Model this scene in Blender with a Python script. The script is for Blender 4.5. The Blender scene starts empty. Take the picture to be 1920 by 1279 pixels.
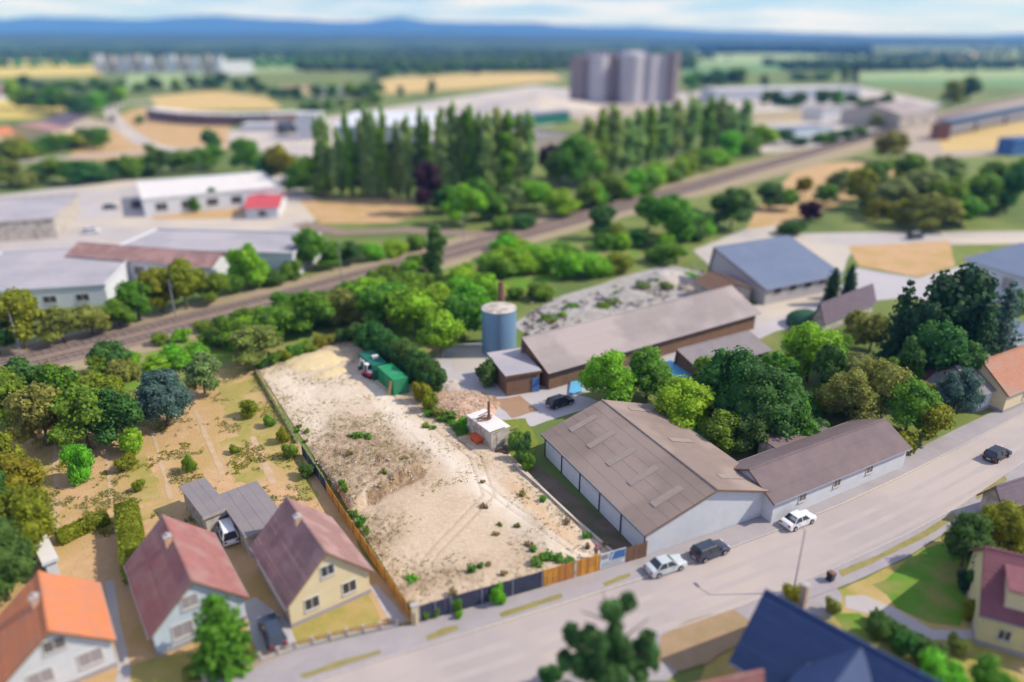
import bpy, bmesh, math, random
import numpy as np
from mathutils import Vector, Matrix, noise as mnoise

S = bpy.context.scene
C = S.collection
R = math.radians
rnd = random.Random(11)
nr = np.random.RandomState(7)

# ------------------------------------------------------------------ camera
FPX, HOR, CAMH = 1350.0, 70.0, 50.0            # focal length in photo pixels, horizon row, flying height
PITCH = math.atan((639.5 - HOR) / FPX)
CT, ST = math.cos(PITCH), math.sin(PITCH)
cam = bpy.data.objects.new('camera', bpy.data.cameras.new('camera'))
C.objects.link(cam)
cam.location = (0, 0, CAMH)
cam.rotation_euler = (math.pi / 2 - PITCH, 0, 0)
cam.data.sensor_width = 36.0
cam.data.lens = 36.0 * FPX / 1920.0
cam.data.clip_start = 0.5
cam.data.clip_end = 60000
cam.data.dof.use_dof = True
cam.data.dof.focus_distance = 89.0
cam.data.dof.aperture_fstop = cam.data.lens / 1000.0 / 1.35   # a lens about a metre wide: the miniature look
S.camera = cam

# ------------------------------------------------------------------ sky, sun, exposure
SUN_EL, SUN_AZ = R(42), R(2)                    # direction to the sun: azimuth counted from +X towards +Y
sun_dir = Vector((math.cos(SUN_EL) * math.cos(SUN_AZ), math.cos(SUN_EL) * math.sin(SUN_AZ), math.sin(SUN_EL)))
W = bpy.data.worlds.new('World')
S.world = W
W.use_nodes = True
wn, wl = W.node_tree.nodes, W.node_tree.links
bg = wn['Background']
sky = wn.new('ShaderNodeTexSky')
sky.sky_type = 'NISHITA'
sky.sun_disc = False
sky.sun_elevation = SUN_EL
sky.sun_rotation = math.pi / 2 - SUN_AZ
sky.altitude = 300
sky.air_density = 1.0
sky.dust_density = 0.25
sky.ozone_density = 2.0
tc = wn.new('ShaderNodeTexCoord')
mp = wn.new('ShaderNodeMapping')
mp.inputs['Scale'].default_value = (4.0, 4.0, 40.0)
wl.new(tc.outputs['Generated'], mp.inputs['Vector'])
cn = wn.new('ShaderNodeTexNoise')
cn.inputs['Scale'].default_value = 1.6
cn.inputs['Detail'].default_value = 6
cn.inputs['Roughness'].default_value = 0.55
wl.new(mp.outputs['Vector'], cn.inputs['Vector'])
cr = wn.new('ShaderNodeValToRGB')
cr.color_ramp.elements[0].position = 0.40
cr.color_ramp.elements[1].position = 0.60
wl.new(cn.outputs['Fac'], cr.inputs['Fac'])
mx = wn.new('ShaderNodeMix')
mx.data_type = 'RGBA'
mx.inputs['B'].default_value = (4.2, 4.4, 5.2, 1)            # lit cloud, same unit as the sky's radiance
wl.new(cr.outputs['Color'], mx.inputs['Factor'])
tint = wn.new('ShaderNodeMix')
tint.data_type = 'RGBA'
tint.blend_type = 'MULTIPLY'
tint.inputs['Factor'].default_value = 1.0
tint.inputs['B'].default_value = (0.36, 0.47, 0.82, 1)         # cool white balance of the whole sky
wl.new(sky.outputs['Color'], tint.inputs['A'])
wl.new(tint.outputs['Result'], mx.inputs['A'])
wl.new(mx.outputs['Result'], bg.inputs['Color'])
bg.inputs['Strength'].default_value = 0.15
sl = bpy.data.lights.new('sun', 'SUN')
sl.energy = 3.35
sl.angle = R(0.5)
sl.color = (1.0, 0.93, 0.82)
so = bpy.data.objects.new('sun', sl)
C.objects.link(so)
so.rotation_euler = sun_dir.to_track_quat('Z', 'Y').to_euler()
S.view_settings.view_transform = 'Standard'
S.view_settings.look = 'None'
S.view_settings.exposure = 0.55
S.view_settings.gamma = 1.0
S.view_settings.use_curve_mapping = False
S.cycles.use_denoising = True
S.cycles.max_bounces = 6
S.cycles.volume_bounces = 2
S.cycles.diffuse_bounces = 3
S.cycles.transmission_bounces = 4
S.cycles.transparent_max_bounces = 6
S.cycles.sample_clamp_indirect = 6

# ------------------------------------------------------------------ survey helpers
def gp(px, py, z=0.0):
    """ground position (at height z) of a spot surveyed on the photograph"""
    u, v = (px - 960) / FPX, (639.5 - py) / FPX
    d = (u, CT + v * ST, -ST + v * CT)
    s = (z - CAMH) / d[2]
    return Vector((d[0] * s, d[1] * s, z))
def ztop(Y, py):
    v = (639.5 - py) / FPX
    return CAMH + Y * (v * CT - ST) / (CT + v * ST)
def depth(p): return p[1] * CT - (p[2] - CAMH) * ST
def pxy(P):
    d = P[:, 1] * CT - (P[:, 2] - CAMH) * ST
    return 960 + FPX * P[:, 0] / d, 639.5 - FPX * (P[:, 1] * ST + (P[:, 2] - CAMH) * CT) / d

# ------------------------------------------------------------------ materials
def srgb(r, g, b):
    f = lambda c: (c / 255 / 12.92) if c <= 10 else ((c / 255 + 0.055) / 1.055) ** 2.4
    return (f(r), f(g), f(b))
def mat(name, c1, c2=None, scale=1.0, rough=0.8, bump=0.0, bscale=None, metal=0.0, c3=None, s3=0.1, spec=0.3, stretch=None):
    m = bpy.data.materials.new(name)
    m.use_nodes = True
    n, l = m.node_tree.nodes, m.node_tree.links
    p = n['Principled BSDF']
    p.inputs['Roughness'].default_value = rough
    p.inputs['Metallic'].default_value = metal
    p.inputs['Specular IOR Level'].default_value = spec
    if c2 is None: c2 = tuple(x * 0.8 for x in c1)
    t = n.new('ShaderNodeTexCoord')
    src = t.outputs['Object']
    if stretch:
        q = n.new('ShaderNodeMapping'); q.inputs['Scale'].default_value = stretch
        l.new(src, q.inputs['Vector']); src = q.outputs['Vector']
    a = n.new('ShaderNodeTexNoise')
    a.inputs['Scale'].default_value = scale
    a.inputs['Detail'].default_value = 8
    a.inputs['Roughness'].default_value = 0.65
    l.new(src, a.inputs['Vector'])
    r = n.new('ShaderNodeValToRGB')
    r.color_ramp.elements[0].position = 0.34; r.color_ramp.elements[1].position = 0.66
    r.color_ramp.elements[0].color = (*c1, 1); r.color_ramp.elements[1].color = (*c2, 1)
    l.new(a.outputs['Fac'], r.inputs['Fac'])
    col = r.outputs['Color']
    if c3 is not None:
        b = n.new('ShaderNodeTexNoise')
        b.inputs['Scale'].default_value = s3; b.inputs['Detail'].default_value = 6
        l.new(src, b.inputs['Vector'])
        rr = n.new('ShaderNodeValToRGB')
        rr.color_ramp.elements[0].position = 0.46; rr.color_ramp.elements[1].position = 0.6
        l.new(b.outputs['Fac'], rr.inputs['Fac'])
        k = n.new('ShaderNodeMix'); k.data_type = 'RGBA'
        k.inputs['B'].default_value = (*c3, 1)
        l.new(rr.outputs['Color'], k.inputs['Factor']); l.new(col, k.inputs['A'])
        col = k.outputs['Result']
    l.new(col, p.inputs['Base Color'])
    if bump:
        b = n.new('ShaderNodeTexNoise')
        b.inputs['Scale'].default_value = bscale or scale * 4
        b.inputs['Detail'].default_value = 6
        l.new(src, b.inputs['Vector'])
        u = n.new('ShaderNodeBump'); u.inputs['Strength'].default_value = bump; u.inputs['Distance'].default_value = 0.1
        l.new(b.outputs['Fac'], u.inputs['Height']); l.new(u.outputs['Normal'], p.inputs['Normal'])
    return m
def leafmat(name, c, vary=0.4, hue=0.03, trans=0.55):
    """foliage: leaf colour differs from plant to plant and from bough to bough"""
    m = bpy.data.materials.new(name); m.use_nodes = True
    n, l = m.node_tree.nodes, m.node_tree.links
    p = n['Principled BSDF']
    p.inputs['Roughness'].default_value = 0.6; p.inputs['Specular IOR Level'].default_value = 0.25
    oi = n.new('ShaderNodeObjectInfo')
    t = n.new('ShaderNodeTexCoord')
    a = n.new('ShaderNodeTexNoise'); a.inputs['Scale'].default_value = 9; a.inputs['Detail'].default_value = 3
    l.new(t.outputs['Object'], a.inputs['Vector'])
    g = n.new('ShaderNodeNewGeometry')
    hs = n.new('ShaderNodeHueSaturation'); hs.inputs['Color'].default_value = (*c, 1)
    m1 = n.new('ShaderNodeMapRange'); m1.inputs['To Min'].default_value = 0.5 - hue; m1.inputs['To Max'].default_value = 0.5 + hue
    l.new(oi.outputs['Random'], m1.inputs['Value']); l.new(m1.outputs['Result'], hs.inputs['Hue'])
    m2 = n.new('ShaderNodeMapRange'); m2.inputs['From Min'].default_value = 0.3; m2.inputs['From Max'].default_value = 0.7
    m2.inputs['To Min'].default_value = 1 - vary; m2.inputs['To Max'].default_value = 1 + vary
    l.new(a.outputs['Fac'], m2.inputs['Value'])
    m3 = n.new('ShaderNodeMapRange'); m3.inputs['To Min'].default_value = 0.65; m3.inputs['To Max'].default_value = 1.35
    l.new(g.outputs['Random Per Island'], m3.inputs['Value'])
    mu = n.new('ShaderNodeMath'); mu.operation = 'MULTIPLY'
    l.new(m2.outputs['Result'], mu.inputs[0]); l.new(m3.outputs['Result'], mu.inputs[1]); l.new(mu.outputs[0], hs.inputs['Value'])
    l.new(hs.outputs['Color'], p.inputs['Base Color'])
    tr = n.new('ShaderNodeBsdfTranslucent'); l.new(hs.outputs['Color'], tr.inputs['Color'])
    mxs = n.new('ShaderNodeMixShader'); mxs.inputs['Fac'].default_value = trans
    l.new(p.outputs[0], mxs.inputs[1]); l.new(tr.outputs[0], mxs.inputs[2])
    l.new(mxs.outputs[0], n['Material Output'].inputs['Surface'])
    return m
def soilmat():
    m = bpy.data.materials.new('bare soil'); m.use_nodes = True
    n, l = m.node_tree.nodes, m.node_tree.links
    p = n['Principled BSDF']; p.inputs['Roughness'].default_value = 0.95; p.inputs['Specular IOR Level'].default_value = 0.1
    t = n.new('ShaderNodeTexCoord')
    def noi(s, d=8, ro=0.6):
        a = n.new('ShaderNodeTexNoise'); a.inputs['Scale'].default_value = s; a.inputs['Detail'].default_value = d; a.inputs['Roughness'].default_value = ro
        l.new(t.outputs['Object'], a.inputs['Vector']); return a.outputs['Fac']
    def mixc(f, a, b):
        k = n.new('ShaderNodeMix'); k.data_type = 'RGBA'
        l.new(f, k.inputs['Factor'])
        for s, v in (('A', a), ('B', b)):
            if isinstance(v, tuple): k.inputs[s].default_value = (*v, 1)
            else: l.new(v, k.inputs[s])
        return k.outputs['Result']
    def ramp(f, lo, hi):
        r = n.new('ShaderNodeMapRange'); r.inputs['From Min'].default_value = lo; r.inputs['From Max'].default_value = hi
        l.new(f, r.inputs['Value']); return r.outputs['Result']
    at = n.new('ShaderNodeAttribute'); at.attribute_name = 'soil'
    sp = n.new('ShaderNodeSeparateColor'); l.new(at.outputs['Color'], sp.inputs['Color'])
    base = mixc(ramp(noi(0.35), 0.38, 0.62), (0.55, 0.43, 0.315), (0.49, 0.38, 0.272))
    base = mixc(ramp(noi(2.2), 0.42, 0.72), base, (0.61, 0.49, 0.365))
    base = mixc(sp.outputs['Red'], base, (0.73, 0.65, 0.545))
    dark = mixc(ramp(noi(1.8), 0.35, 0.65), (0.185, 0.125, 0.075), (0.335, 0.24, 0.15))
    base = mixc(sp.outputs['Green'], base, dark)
    base = mixc(sp.outputs['Blue'], base, (0.58, 0.37, 0.19))
    g = n.new('ShaderNodeMath'); g.operation = 'MULTIPLY'
    l.new(ramp(noi(4.5, 12, 0.8), 0.55, 0.66), g.inputs[0]); l.new(at.outputs['Alpha'], g.inputs[1])
    base = mixc(g.outputs[0], base, (0.235, 0.175, 0.10))
    l.new(base, p.inputs['Base Color'])
    u = n.new('ShaderNodeBump'); u.inputs['Strength'].default_value = 0.7; u.inputs['Distance'].default_value = 0.12
    l.new(noi(4.0, 10, 0.7), u.inputs['Height']); l.new(u.outputs['Normal'], p.inputs['Normal'])
    return m
M = {}
M['ground'] = mat('scrub ground', (0.12, 0.19, 0.030), (0.22, 0.22, 0.07), 0.12, 0.95, 0.6, 1.5, c3=(0.10, 0.15, 0.035), s3=0.02)
M['meadow'] = mat('green meadow', (0.12, 0.24, 0.018), (0.19, 0.28, 0.035), 0.3, 0.95, 0.7, 2.5, c3=(0.27, 0.23, 0.09), s3=0.06)
M['lawn'] = mat('mown lawn', (0.085, 0.21, 0.015), (0.13, 0.25, 0.022), 0.5, 0.95, 0.5, 5, c3=(0.22, 0.22, 0.06), s3=0.2)
M['drylawn'] = mat('dry lawn', (0.26, 0.26, 0.05), (0.40, 0.285, 0.10), 0.5, 0.95, 0.5, 4, c3=(0.45, 0.32, 0.14), s3=0.18)
M['drygrass'] = mat('dry grass', (0.535, 0.345, 0.19), (0.45, 0.29, 0.14), 0.7, 0.95, 0.8, 3, c3=(0.43, 0.29, 0.115), s3=0.13)
M['straw'] = mat('ripe field', (0.56, 0.40, 0.17), (0.50, 0.36, 0.13), 0.03, 0.95, 0.3, 1)
M['yellow'] = mat('yellow field', (0.58, 0.44, 0.09), (0.52, 0.42, 0.14), 0.02, 0.95, 0.3, 1)
M['crop'] = mat('green crop', (0.11, 0.24, 0.08), (0.16, 0.28, 0.10), 0.02, 0.95, 0.3, 1)
M['palecrop'] = mat('pale crop', (0.30, 0.38, 0.16), (0.24, 0.33, 0.14), 0.02, 0.95, 0.3, 1)
M['asphalt'] = mat('bleached asphalt', (0.41, 0.352, 0.335), (0.36, 0.312, 0.305), 0.15, 0.9, 0.25, 12, c3=(0.45, 0.385, 0.35), s3=0.06)
M['pave'] = mat('grey pavement', (0.31, 0.28, 0.295), (0.36, 0.325, 0.33), 0.4, 0.9, 0.3, 9)
M['concrete'] = mat('pale concrete', (0.46, 0.415, 0.39), (0.39, 0.355, 0.35), 0.08, 0.9, 0.25, 3, c3=(0.52, 0.45, 0.37), s3=0.03)
M['yardgrey'] = mat('grey yard', (0.40, 0.38, 0.40), (0.46, 0.43, 0.43), 0.1, 0.9, 0.25, 3)
M['dirtyard'] = mat('dirt yard', (0.42, 0.34, 0.26), (0.36, 0.30, 0.24), 0.15, 0.95, 0.5, 2)
M['ballast'] = mat('brown ballast', (0.22, 0.155, 0.125), (0.28, 0.205, 0.165), 0.5, 0.95, 0.9, 5)
M['shoulder'] = mat('sandy shoulder', (0.36, 0.28, 0.19), (0.30, 0.25, 0.14), 0.3, 0.95, 0.6, 3)
M['gravel'] = mat('grey gravel', (0.40, 0.375, 0.35), (0.29, 0.275, 0.26), 0.4, 0.95, 0.7, 3)
M['alley'] = mat('dark soil with painted shade', (0.13, 0.095, 0.07), (0.17, 0.13, 0.10), 0.6, 0.95, 0.7, 4, c3=(0.10, 0.095, 0.05), s3=0.3)  # dark brown soil, with the hall's cast shade also put into its colour
M['soil'] = soilmat()
M['sand'] = mat('yellow sand', (0.64, 0.52, 0.31), (0.57, 0.45, 0.26), 1.2, 0.95, 0.6, 5)
M['rubble'] = mat('broken brick', (0.52, 0.30, 0.19), (0.58, 0.42, 0.30), 3.0, 0.95, 0.6, 6)
M['stone'] = mat('pale rubble', (0.50, 0.44, 0.40), (0.36, 0.30, 0.27), 2.0, 0.95, 0.5, 6)
M['clod'] = mat('dry clod', (0.40, 0.29, 0.19), (0.26, 0.19, 0.12), 2.0, 0.95, 0.5, 6)
M['white'] = mat('white render', (0.60, 0.62, 0.66), (0.54, 0.56, 0.60), 0.8, 0.85, 0.1, 8)
M['whiteblue'] = mat('pale blue render', (0.52, 0.59, 0.66), (0.47, 0.54, 0.61), 0.8, 0.85, 0.1, 8)
M['cream'] = mat('cream render', (0.66, 0.56, 0.36), (0.60, 0.50, 0.32), 0.8, 0.85, 0.1, 8)
M['yellowwall'] = mat('pale yellow render', (0.62, 0.55, 0.30), (0.57, 0.50, 0.27), 0.8, 0.85, 0.1, 8)
M['plaster'] = mat('weathered plaster', (0.55, 0.50, 0.45), (0.42, 0.375, 0.33), 1.3, 0.9, 0.4, 6, c3=(0.33, 0.29, 0.24), s3=0.9)
M['flatroof'] = mat('pale roofing sheet', (0.70, 0.66, 0.63), (0.60, 0.57, 0.56), 0.4, 0.8, 0.2, 5)
M['orange'] = mat('orange tiles', (0.60, 0.215, 0.09), (0.54, 0.185, 0.085), 1.4, 0.8, 0.25, 9, c3=(0.50, 0.20, 0.11), s3=0.5)
M['dullorange'] = mat('weathered orange tiles', (0.42, 0.19, 0.115), (0.35, 0.16, 0.10), 1.2, 0.8, 0.25, 9, c3=(0.36, 0.20, 0.14), s3=0.4)
M['redtile'] = mat('red tiles', (0.35, 0.145, 0.13), (0.27, 0.12, 0.11), 1.2, 0.8, 0.25, 9, c3=(0.33, 0.18, 0.16), s3=0.4)
M['browntile'] = mat('weathered pink-brown tiles', (0.31, 0.178, 0.16), (0.245, 0.142, 0.132), 1.2, 0.8, 0.25, 9, c3=(0.36, 0.22, 0.20), s3=0.4)
M['yardroof'] = mat('pale grey bitumen roof', (0.36, 0.34, 0.37), (0.31, 0.295, 0.32), 0.25, 0.85, 0.2, 4, c3=(0.40, 0.37, 0.39), s3=0.08)
M['darkroof'] = mat('dark brown fibre cement', (0.19, 0.14, 0.14), (0.15, 0.115, 0.12), 0.5, 0.85, 0.25, 6)
M['hallroof'] = mat('grey-brown fibre cement', (0.255, 0.195, 0.165), (0.205, 0.157, 0.135), 0.22, 0.85, 0.2, 5, c3=(0.30, 0.23, 0.195), s3=0.12)
M['longroof'] = mat('lilac-grey fibre cement', (0.31, 0.265, 0.255), (0.255, 0.218, 0.212), 0.25, 0.85, 0.2, 5, c3=(0.37, 0.31, 0.30), s3=0.1)
M['greyroof'] = mat('grey roofing', (0.24, 0.212, 0.215), (0.20, 0.178, 0.185), 0.4, 0.85, 0.2, 5)
M['steelroof'] = mat('blue-grey steel sheet', (0.12, 0.155, 0.235), (0.145, 0.18, 0.26), 0.2, 0.6, 0.1, 3)
M['navy'] = mat('navy roof slates', (0.022, 0.045, 0.125), (0.03, 0.055, 0.14), 1.0, 0.65, 0.2, 8)
M['maroon'] = mat('maroon tiles', (0.22, 0.085, 0.10), (0.18, 0.07, 0.085), 1.2, 0.8, 0.2, 9)
M['purple'] = mat('purple-grey tiles', (0.13, 0.10, 0.135), (0.16, 0.12, 0.15), 1.0, 0.8, 0.2, 8)
M['skylight'] = mat('clear corrugated strip', (0.32, 0.258, 0.225), (0.27, 0.215, 0.188), 1.5, 0.5, 0.1, 6)
M['wood'] = mat('brown timber', (0.16, 0.09, 0.055), (0.21, 0.125, 0.08), 1.5, 0.85, 0.3, 8)
M['ochre'] = mat('ochre boards', (0.66, 0.31, 0.035), (0.56, 0.25, 0.03), 1.2, 0.75, 0.2, 8, c3=(0.46, 0.22, 0.06), s3=0.9)
M['ochre2'] = mat('rusty ochre boards', (0.48, 0.20, 0.04), (0.40, 0.17, 0.05), 1.2, 0.75, 0.2, 8)
M['slate'] = mat('dark slate boards', (0.032, 0.037, 0.075), (0.045, 0.05, 0.09), 1.0, 0.6, 0.15, 8)
M['black'] = mat('black cladding', (0.012, 0.016, 0.03), (0.02, 0.024, 0.04), 0.3, 0.6, 0.1, 4)
M['darksteel'] = mat('dark steel', (0.06, 0.05, 0.05), (0.09, 0.07, 0.06), 2, 0.6)
M['post'] = mat('grey steel post', (0.26, 0.26, 0.29), (0.22, 0.22, 0.25), 2, 0.5)
M['rust'] = mat('rusty steel', (0.17, 0.085, 0.06), (0.24, 0.12, 0.08), 3, 0.9, 0.3, 10)
M['green'] = mat('green container paint', (0.012, 0.24, 0.085), (0.018, 0.28, 0.11), 0.8, 0.5, 0.05, 6, c3=(0.05, 0.27, 0.13), s3=0.5)
M['teal'] = mat('dark green container paint', (0.008, 0.12, 0.085), (0.014, 0.15, 0.10), 0.8, 0.5, 0.05, 6)
M['skip'] = mat('orange-red steel', (0.62, 0.12, 0.035), (0.52, 0.10, 0.03), 1.5, 0.6, 0.1, 8)
M['bluepaint'] = mat('blue paint', (0.05, 0.13, 0.33), (0.06, 0.16, 0.38), 1.5, 0.6)
M['skyblue'] = mat('light blue tarpaulin', (0.10, 0.36, 0.62), (0.14, 0.42, 0.66), 1.0, 0.6, 0.3, 2)
M['tank'] = mat('galvanised blue-grey tank', (0.13, 0.24, 0.37), (0.17, 0.28, 0.41), 0.8, 0.5, 0.05, 4, stretch=(1, 1, 0.15))
M['silo'] = mat('raw silo concrete', (0.44, 0.42, 0.46), (0.39, 0.37, 0.41), 0.06, 0.9, 0.2, 0.5, stretch=(1, 1, 0.15))
M['silodark'] = mat('brown silo concrete', (0.27, 0.22, 0.22), (0.24, 0.20, 0.20), 0.06, 0.9, 0.2, 0.5, stretch=(1, 1, 0.15))
M['carwhite'] = mat('white car paint', (0.74, 0.76, 0.78), (0.70, 0.72, 0.75), 0.5, 0.25, spec=0.6)
M['cardark'] = mat('dark blue car paint', (0.035, 0.05, 0.085), (0.04, 0.055, 0.09), 0.5, 0.25, spec=0.6)
M['carsilver'] = mat('silver car paint', (0.50, 0.55, 0.58), (0.46, 0.51, 0.54), 0.5, 0.25, spec=0.6)
M['carblack'] = mat('black car paint', (0.015, 0.018, 0.024), (0.02, 0.022, 0.03), 0.5, 0.25, spec=0.6)
M['glass'] = mat('window glass', (0.03, 0.035, 0.045), (0.04, 0.045, 0.055), 0.5, 0.08, spec=0.7)
M['winpane'] = mat('curtained window glass', (0.10, 0.10, 0.12), (0.15, 0.13, 0.14), 1.2, 0.15, spec=0.6)
M['shutter'] = mat('closed roller shutter', (0.33, 0.29, 0.31), (0.29, 0.26, 0.28), 1.0, 0.6)
M['frame'] = mat('white window frame', (0.62, 0.60, 0.56), (0.58, 0.56, 0.52), 1, 0.6)
M['rubber'] = mat('black rubber', (0.02, 0.02, 0.02), (0.03, 0.03, 0.03), 2, 0.9)
M['rim'] = mat('alloy rim', (0.42, 0.43, 0.45), (0.38, 0.39, 0.41), 2, 0.35, metal=0.6)
M['lamp'] = mat('lamp glass', (0.72, 0.74, 0.74), (0.68, 0.70, 0.70), 2, 0.15)
M['taillamp'] = mat('red lamp glass', (0.42, 0.02, 0.02), (0.36, 0.02, 0.02), 2, 0.2)
M['redpaint'] = mat('red paint', (0.50, 0.03, 0.05), (0.42, 0.03, 0.045), 2, 0.45)
M['redroof'] = mat('red metal canopy', (0.55, 0.08, 0.09), (0.48, 0.07, 0.085), 0.5, 0.6)
M['bark'] = mat('bark', (0.10, 0.075, 0.05), (0.15, 0.115, 0.08), 4, 0.95, 0.6, 12)
M['moss'] = mat('moss', (0.20, 0.24, 0.03), (0.14, 0.18, 0.025), 2, 0.95, 0.6, 10)
M['rail'] = mat('steel rail', (0.21, 0.17, 0.155), (0.28, 0.24, 0.22), 2, 0.5, metal=0.5)
M['sleeper'] = mat('concrete sleeper', (0.22, 0.19, 0.175), (0.27, 0.23, 0.21), 2, 0.9)
M['ridge'] = mat('forested ridge', (0.025, 0.050, 0.025), (0.034, 0.064, 0.028), 0.004, 0.95)
M['nearridge'] = mat('green wooded rise', (0.035, 0.080, 0.022), (0.070, 0.125, 0.035), 0.012, 0.95, c3=(0.028, 0.065, 0.022), s3=0.004)
M['hill'] = mat('wooded hill', (0.012, 0.024, 0.014), (0.018, 0.032, 0.018), 0.002, 0.95)
M['skin'] = mat('skin', (0.46, 0.27, 0.19), (0.42, 0.24, 0.17), 5, 0.6)
M['gardenpath'] = mat('trodden garden path', (0.52, 0.375, 0.25), (0.45, 0.315, 0.18), .8, .95, .3, 5)
M['bridgeblue'] = mat('blue-grey bridge cladding', (0.06, 0.10, 0.17), (0.08, 0.12, 0.19), .3, .6)
M['plank'] = mat('fresh pine board', (0.60, 0.40, 0.16), (0.52, 0.34, 0.13), 2, 0.8, stretch=(6, 6, .5))
for k, c, kw in (('mid', (0.168, 0.323, 0.029), {}), ('bright', (0.250, 0.507, 0.029), {}), ('dark', (0.092, 0.211, 0.042), {}),
                 ('yellow', (0.296, 0.314, 0.021), {}), ('olive', (0.307, 0.326, 0.067), {}), ('grey', (0.275, 0.343, 0.110), {}), ('blue', (0.117, 0.205, 0.166), {'hue': 0.01}),
                 ('conifer', (0.044, 0.115, 0.051), {}), ('poplar', (0.317, 0.430, 0.130), {}), ('purple', (0.078, 0.034, 0.044), {'hue': 0.01}),
                 ('pine', (0.127, 0.233, 0.066), {}), ('forest', (0.083, 0.165, 0.044), {}), ('weed', (0.179, 0.355, 0.047), {}), ('dryweed', (0.380, 0.320, 0.140), {})):
    M['leaf_' + k] = leafmat('leaves ' + k, c, **kw)

# ------------------------------------------------------------------ mesh helpers
class MB:
    """collects vertices and faces, then links them as ONE mesh object"""
    def __init__(s): s.v, s.f, s.m = [], [], []
    def add(s, vs, fs, mi=0):
        o = len(s.v)
        s.v += [tuple(p) for p in vs]
        s.f += [tuple(o + i for i in f) for f in fs]
        s.m += [mi] * len(fs)
        return s
    def hexa(s, lo, hi, mi=0):
        """lo, hi: four corner points each, counter-clockwise seen from above"""
        return s.add(list(lo) + list(hi), [(3, 2, 1, 0), (4, 5, 6, 7), (0, 1, 5, 4), (1, 2, 6, 5), (2, 3, 7, 6), (3, 0, 4, 7)], mi)
    def box(s, x0, x1, y0, y1, z0, z1, mi=0):
        return s.hexa([(x0, y0, z0), (x1, y0, z0), (x1, y1, z0), (x0, y1, z0)], [(x0, y0, z1), (x1, y0, z1), (x1, y1, z1), (x0, y1, z1)], mi)
    def bar(s, a, b, w, h=None, mi=0):
        a, b = Vector(a), Vector(b); h = h or w
        d = (b - a).normalized(); up = Vector((0, 0, 1)) if abs(d.z) < .95 else Vector((0, 1, 0))
        x = d.cross(up).normalized() * (w / 2); y = x.cross(d).normalized() * (h / 2)
        return s.hexa([a - x - y, a + x - y, a + x + y, a - x + y], [b - x - y, b + x - y, b + x + y, b - x + y], mi)
    def tube(s, a, b, r0, r1=None, n=10, mi=0, cap=True):
        a, b = Vector(a), Vector(b); r1 = r0 if r1 is None else r1
        d = (b - a).normalized(); up = Vector((0, 0, 1)) if abs(d.z) < .95 else Vector((1, 0, 0))
        x = d.cross(up).normalized(); y = d.cross(x)
        vs = []
        for c, r in ((a, r0), (b, r1)):
            for i in range(n):
                t = 2 * math.pi * i / n
                vs.append(c + (x * math.cos(t) + y * math.sin(t)) * r)
        fs = [((i + 1) % n, i, n + i, n + (i + 1) % n) for i in range(n)]
        if cap: fs += [tuple(range(n)), tuple(range(2 * n - 1, n - 1, -1))]
        return s.add(vs, fs, mi)
    def lathe(s, prof, n=32, c=(0, 0), mi=0):
        vs, fs = [], []
        for r, z in prof:
            for i in range(n):
                t = 2 * math.pi * i / n
                vs.append((c[0] + r * math.cos(t), c[1] + r * math.sin(t), z))
        for k in range(len(prof) - 1):
            for i in range(n):
                j = (i + 1) % n
                fs.append((k * n + i, k * n + j, (k + 1) * n + j, (k + 1) * n + i))
        fs += [tuple(range(n - 1, -1, -1)), tuple((len(prof) - 1) * n + i for i in range(n))]
        return s.add(vs, fs, mi)
    def prism(s, poly, z0, z1, mi=0):
        n = len(poly)
        vs = [(p[0], p[1], z0) for p in poly] + [(p[0], p[1], z1) for p in poly]
        return s.add(vs, [tuple(range(n - 1, -1, -1)), tuple(range(n, 2 * n))] + [(i, (i + 1) % n, n + (i + 1) % n, n + i) for i in range(n)], mi)
    def extrude_y(s, prof, y0, y1, mi=0):
        """profile in x,z carried along y"""
        n = len(prof)
        vs = [(p[0], y0, p[1]) for p in prof] + [(p[0], y1, p[1]) for p in prof]
        return s.add(vs, [tuple(range(n)), tuple(range(2 * n - 1, n - 1, -1))] + [((i + 1) % n, i, n + i, n + (i + 1) % n) for i in range(n)], mi)
    def mesh(s, name, mats):
        me = bpy.data.meshes.new(name)
        me.from_pydata(s.v, [], s.f)
        for m in (mats if isinstance(mats, (list, tuple)) else [mats]): me.materials.append(m)
        if any(s.m): me.polygons.foreach_set('material_index', s.m)
        me.update()
        return me
    def obj(s, name, mats, parent=None, fix=True):
        me = s.mesh(name, mats)
        if fix:
            b = bmesh.new(); b.from_mesh(me); bmesh.ops.recalc_face_normals(b, faces=b.faces); b.to_mesh(me); b.free()
        return link(name, me, parent)
def link(name, me, parent=None):
    o = bpy.data.objects.new(name, me); C.objects.link(o)
    if parent is not None: o.parent = parent
    return o
def smooth(o): o.data.polygons.foreach_set('use_smooth', [True] * len(o.data.polygons)); return o
def bevel(o, w=0.03, n=2):
    b = bmesh.new(); b.from_mesh(o.data)
    bmesh.ops.remove_doubles(b, verts=b.verts, dist=1e-5)
    bmesh.ops.bevel(b, geom=[e for e in b.edges if len(e.link_faces) == 2 and e.calc_face_angle(0) > .5], offset=w, segments=n, affect='EDGES', profile=.5, clamp_overlap=True)
    b.to_mesh(o.data); b.free(); return o
def tag(o, label=None, cat=None, group=None, kind=None):
    if label: o['label'] = label
    if cat: o['category'] = cat
    if group: o['group'] = group
    if kind: o['kind'] = kind
    return o
def thing(name, label, cat, loc=(0, 0, 0), rz=0.0, group=None):
    o = bpy.data.objects.new(name, None); C.objects.link(o)
    o.empty_display_size = 0.3
    o.location = loc; o.rotation_euler = (0, 0, rz)
    return tag(o, label, cat, group)
def copy_tree(o, parent=None):
    c = o.copy(); C.objects.link(c)
    if parent is not None: c.parent = parent
    for ch in list(o.children): copy_tree(ch, c)
    return c
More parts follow.
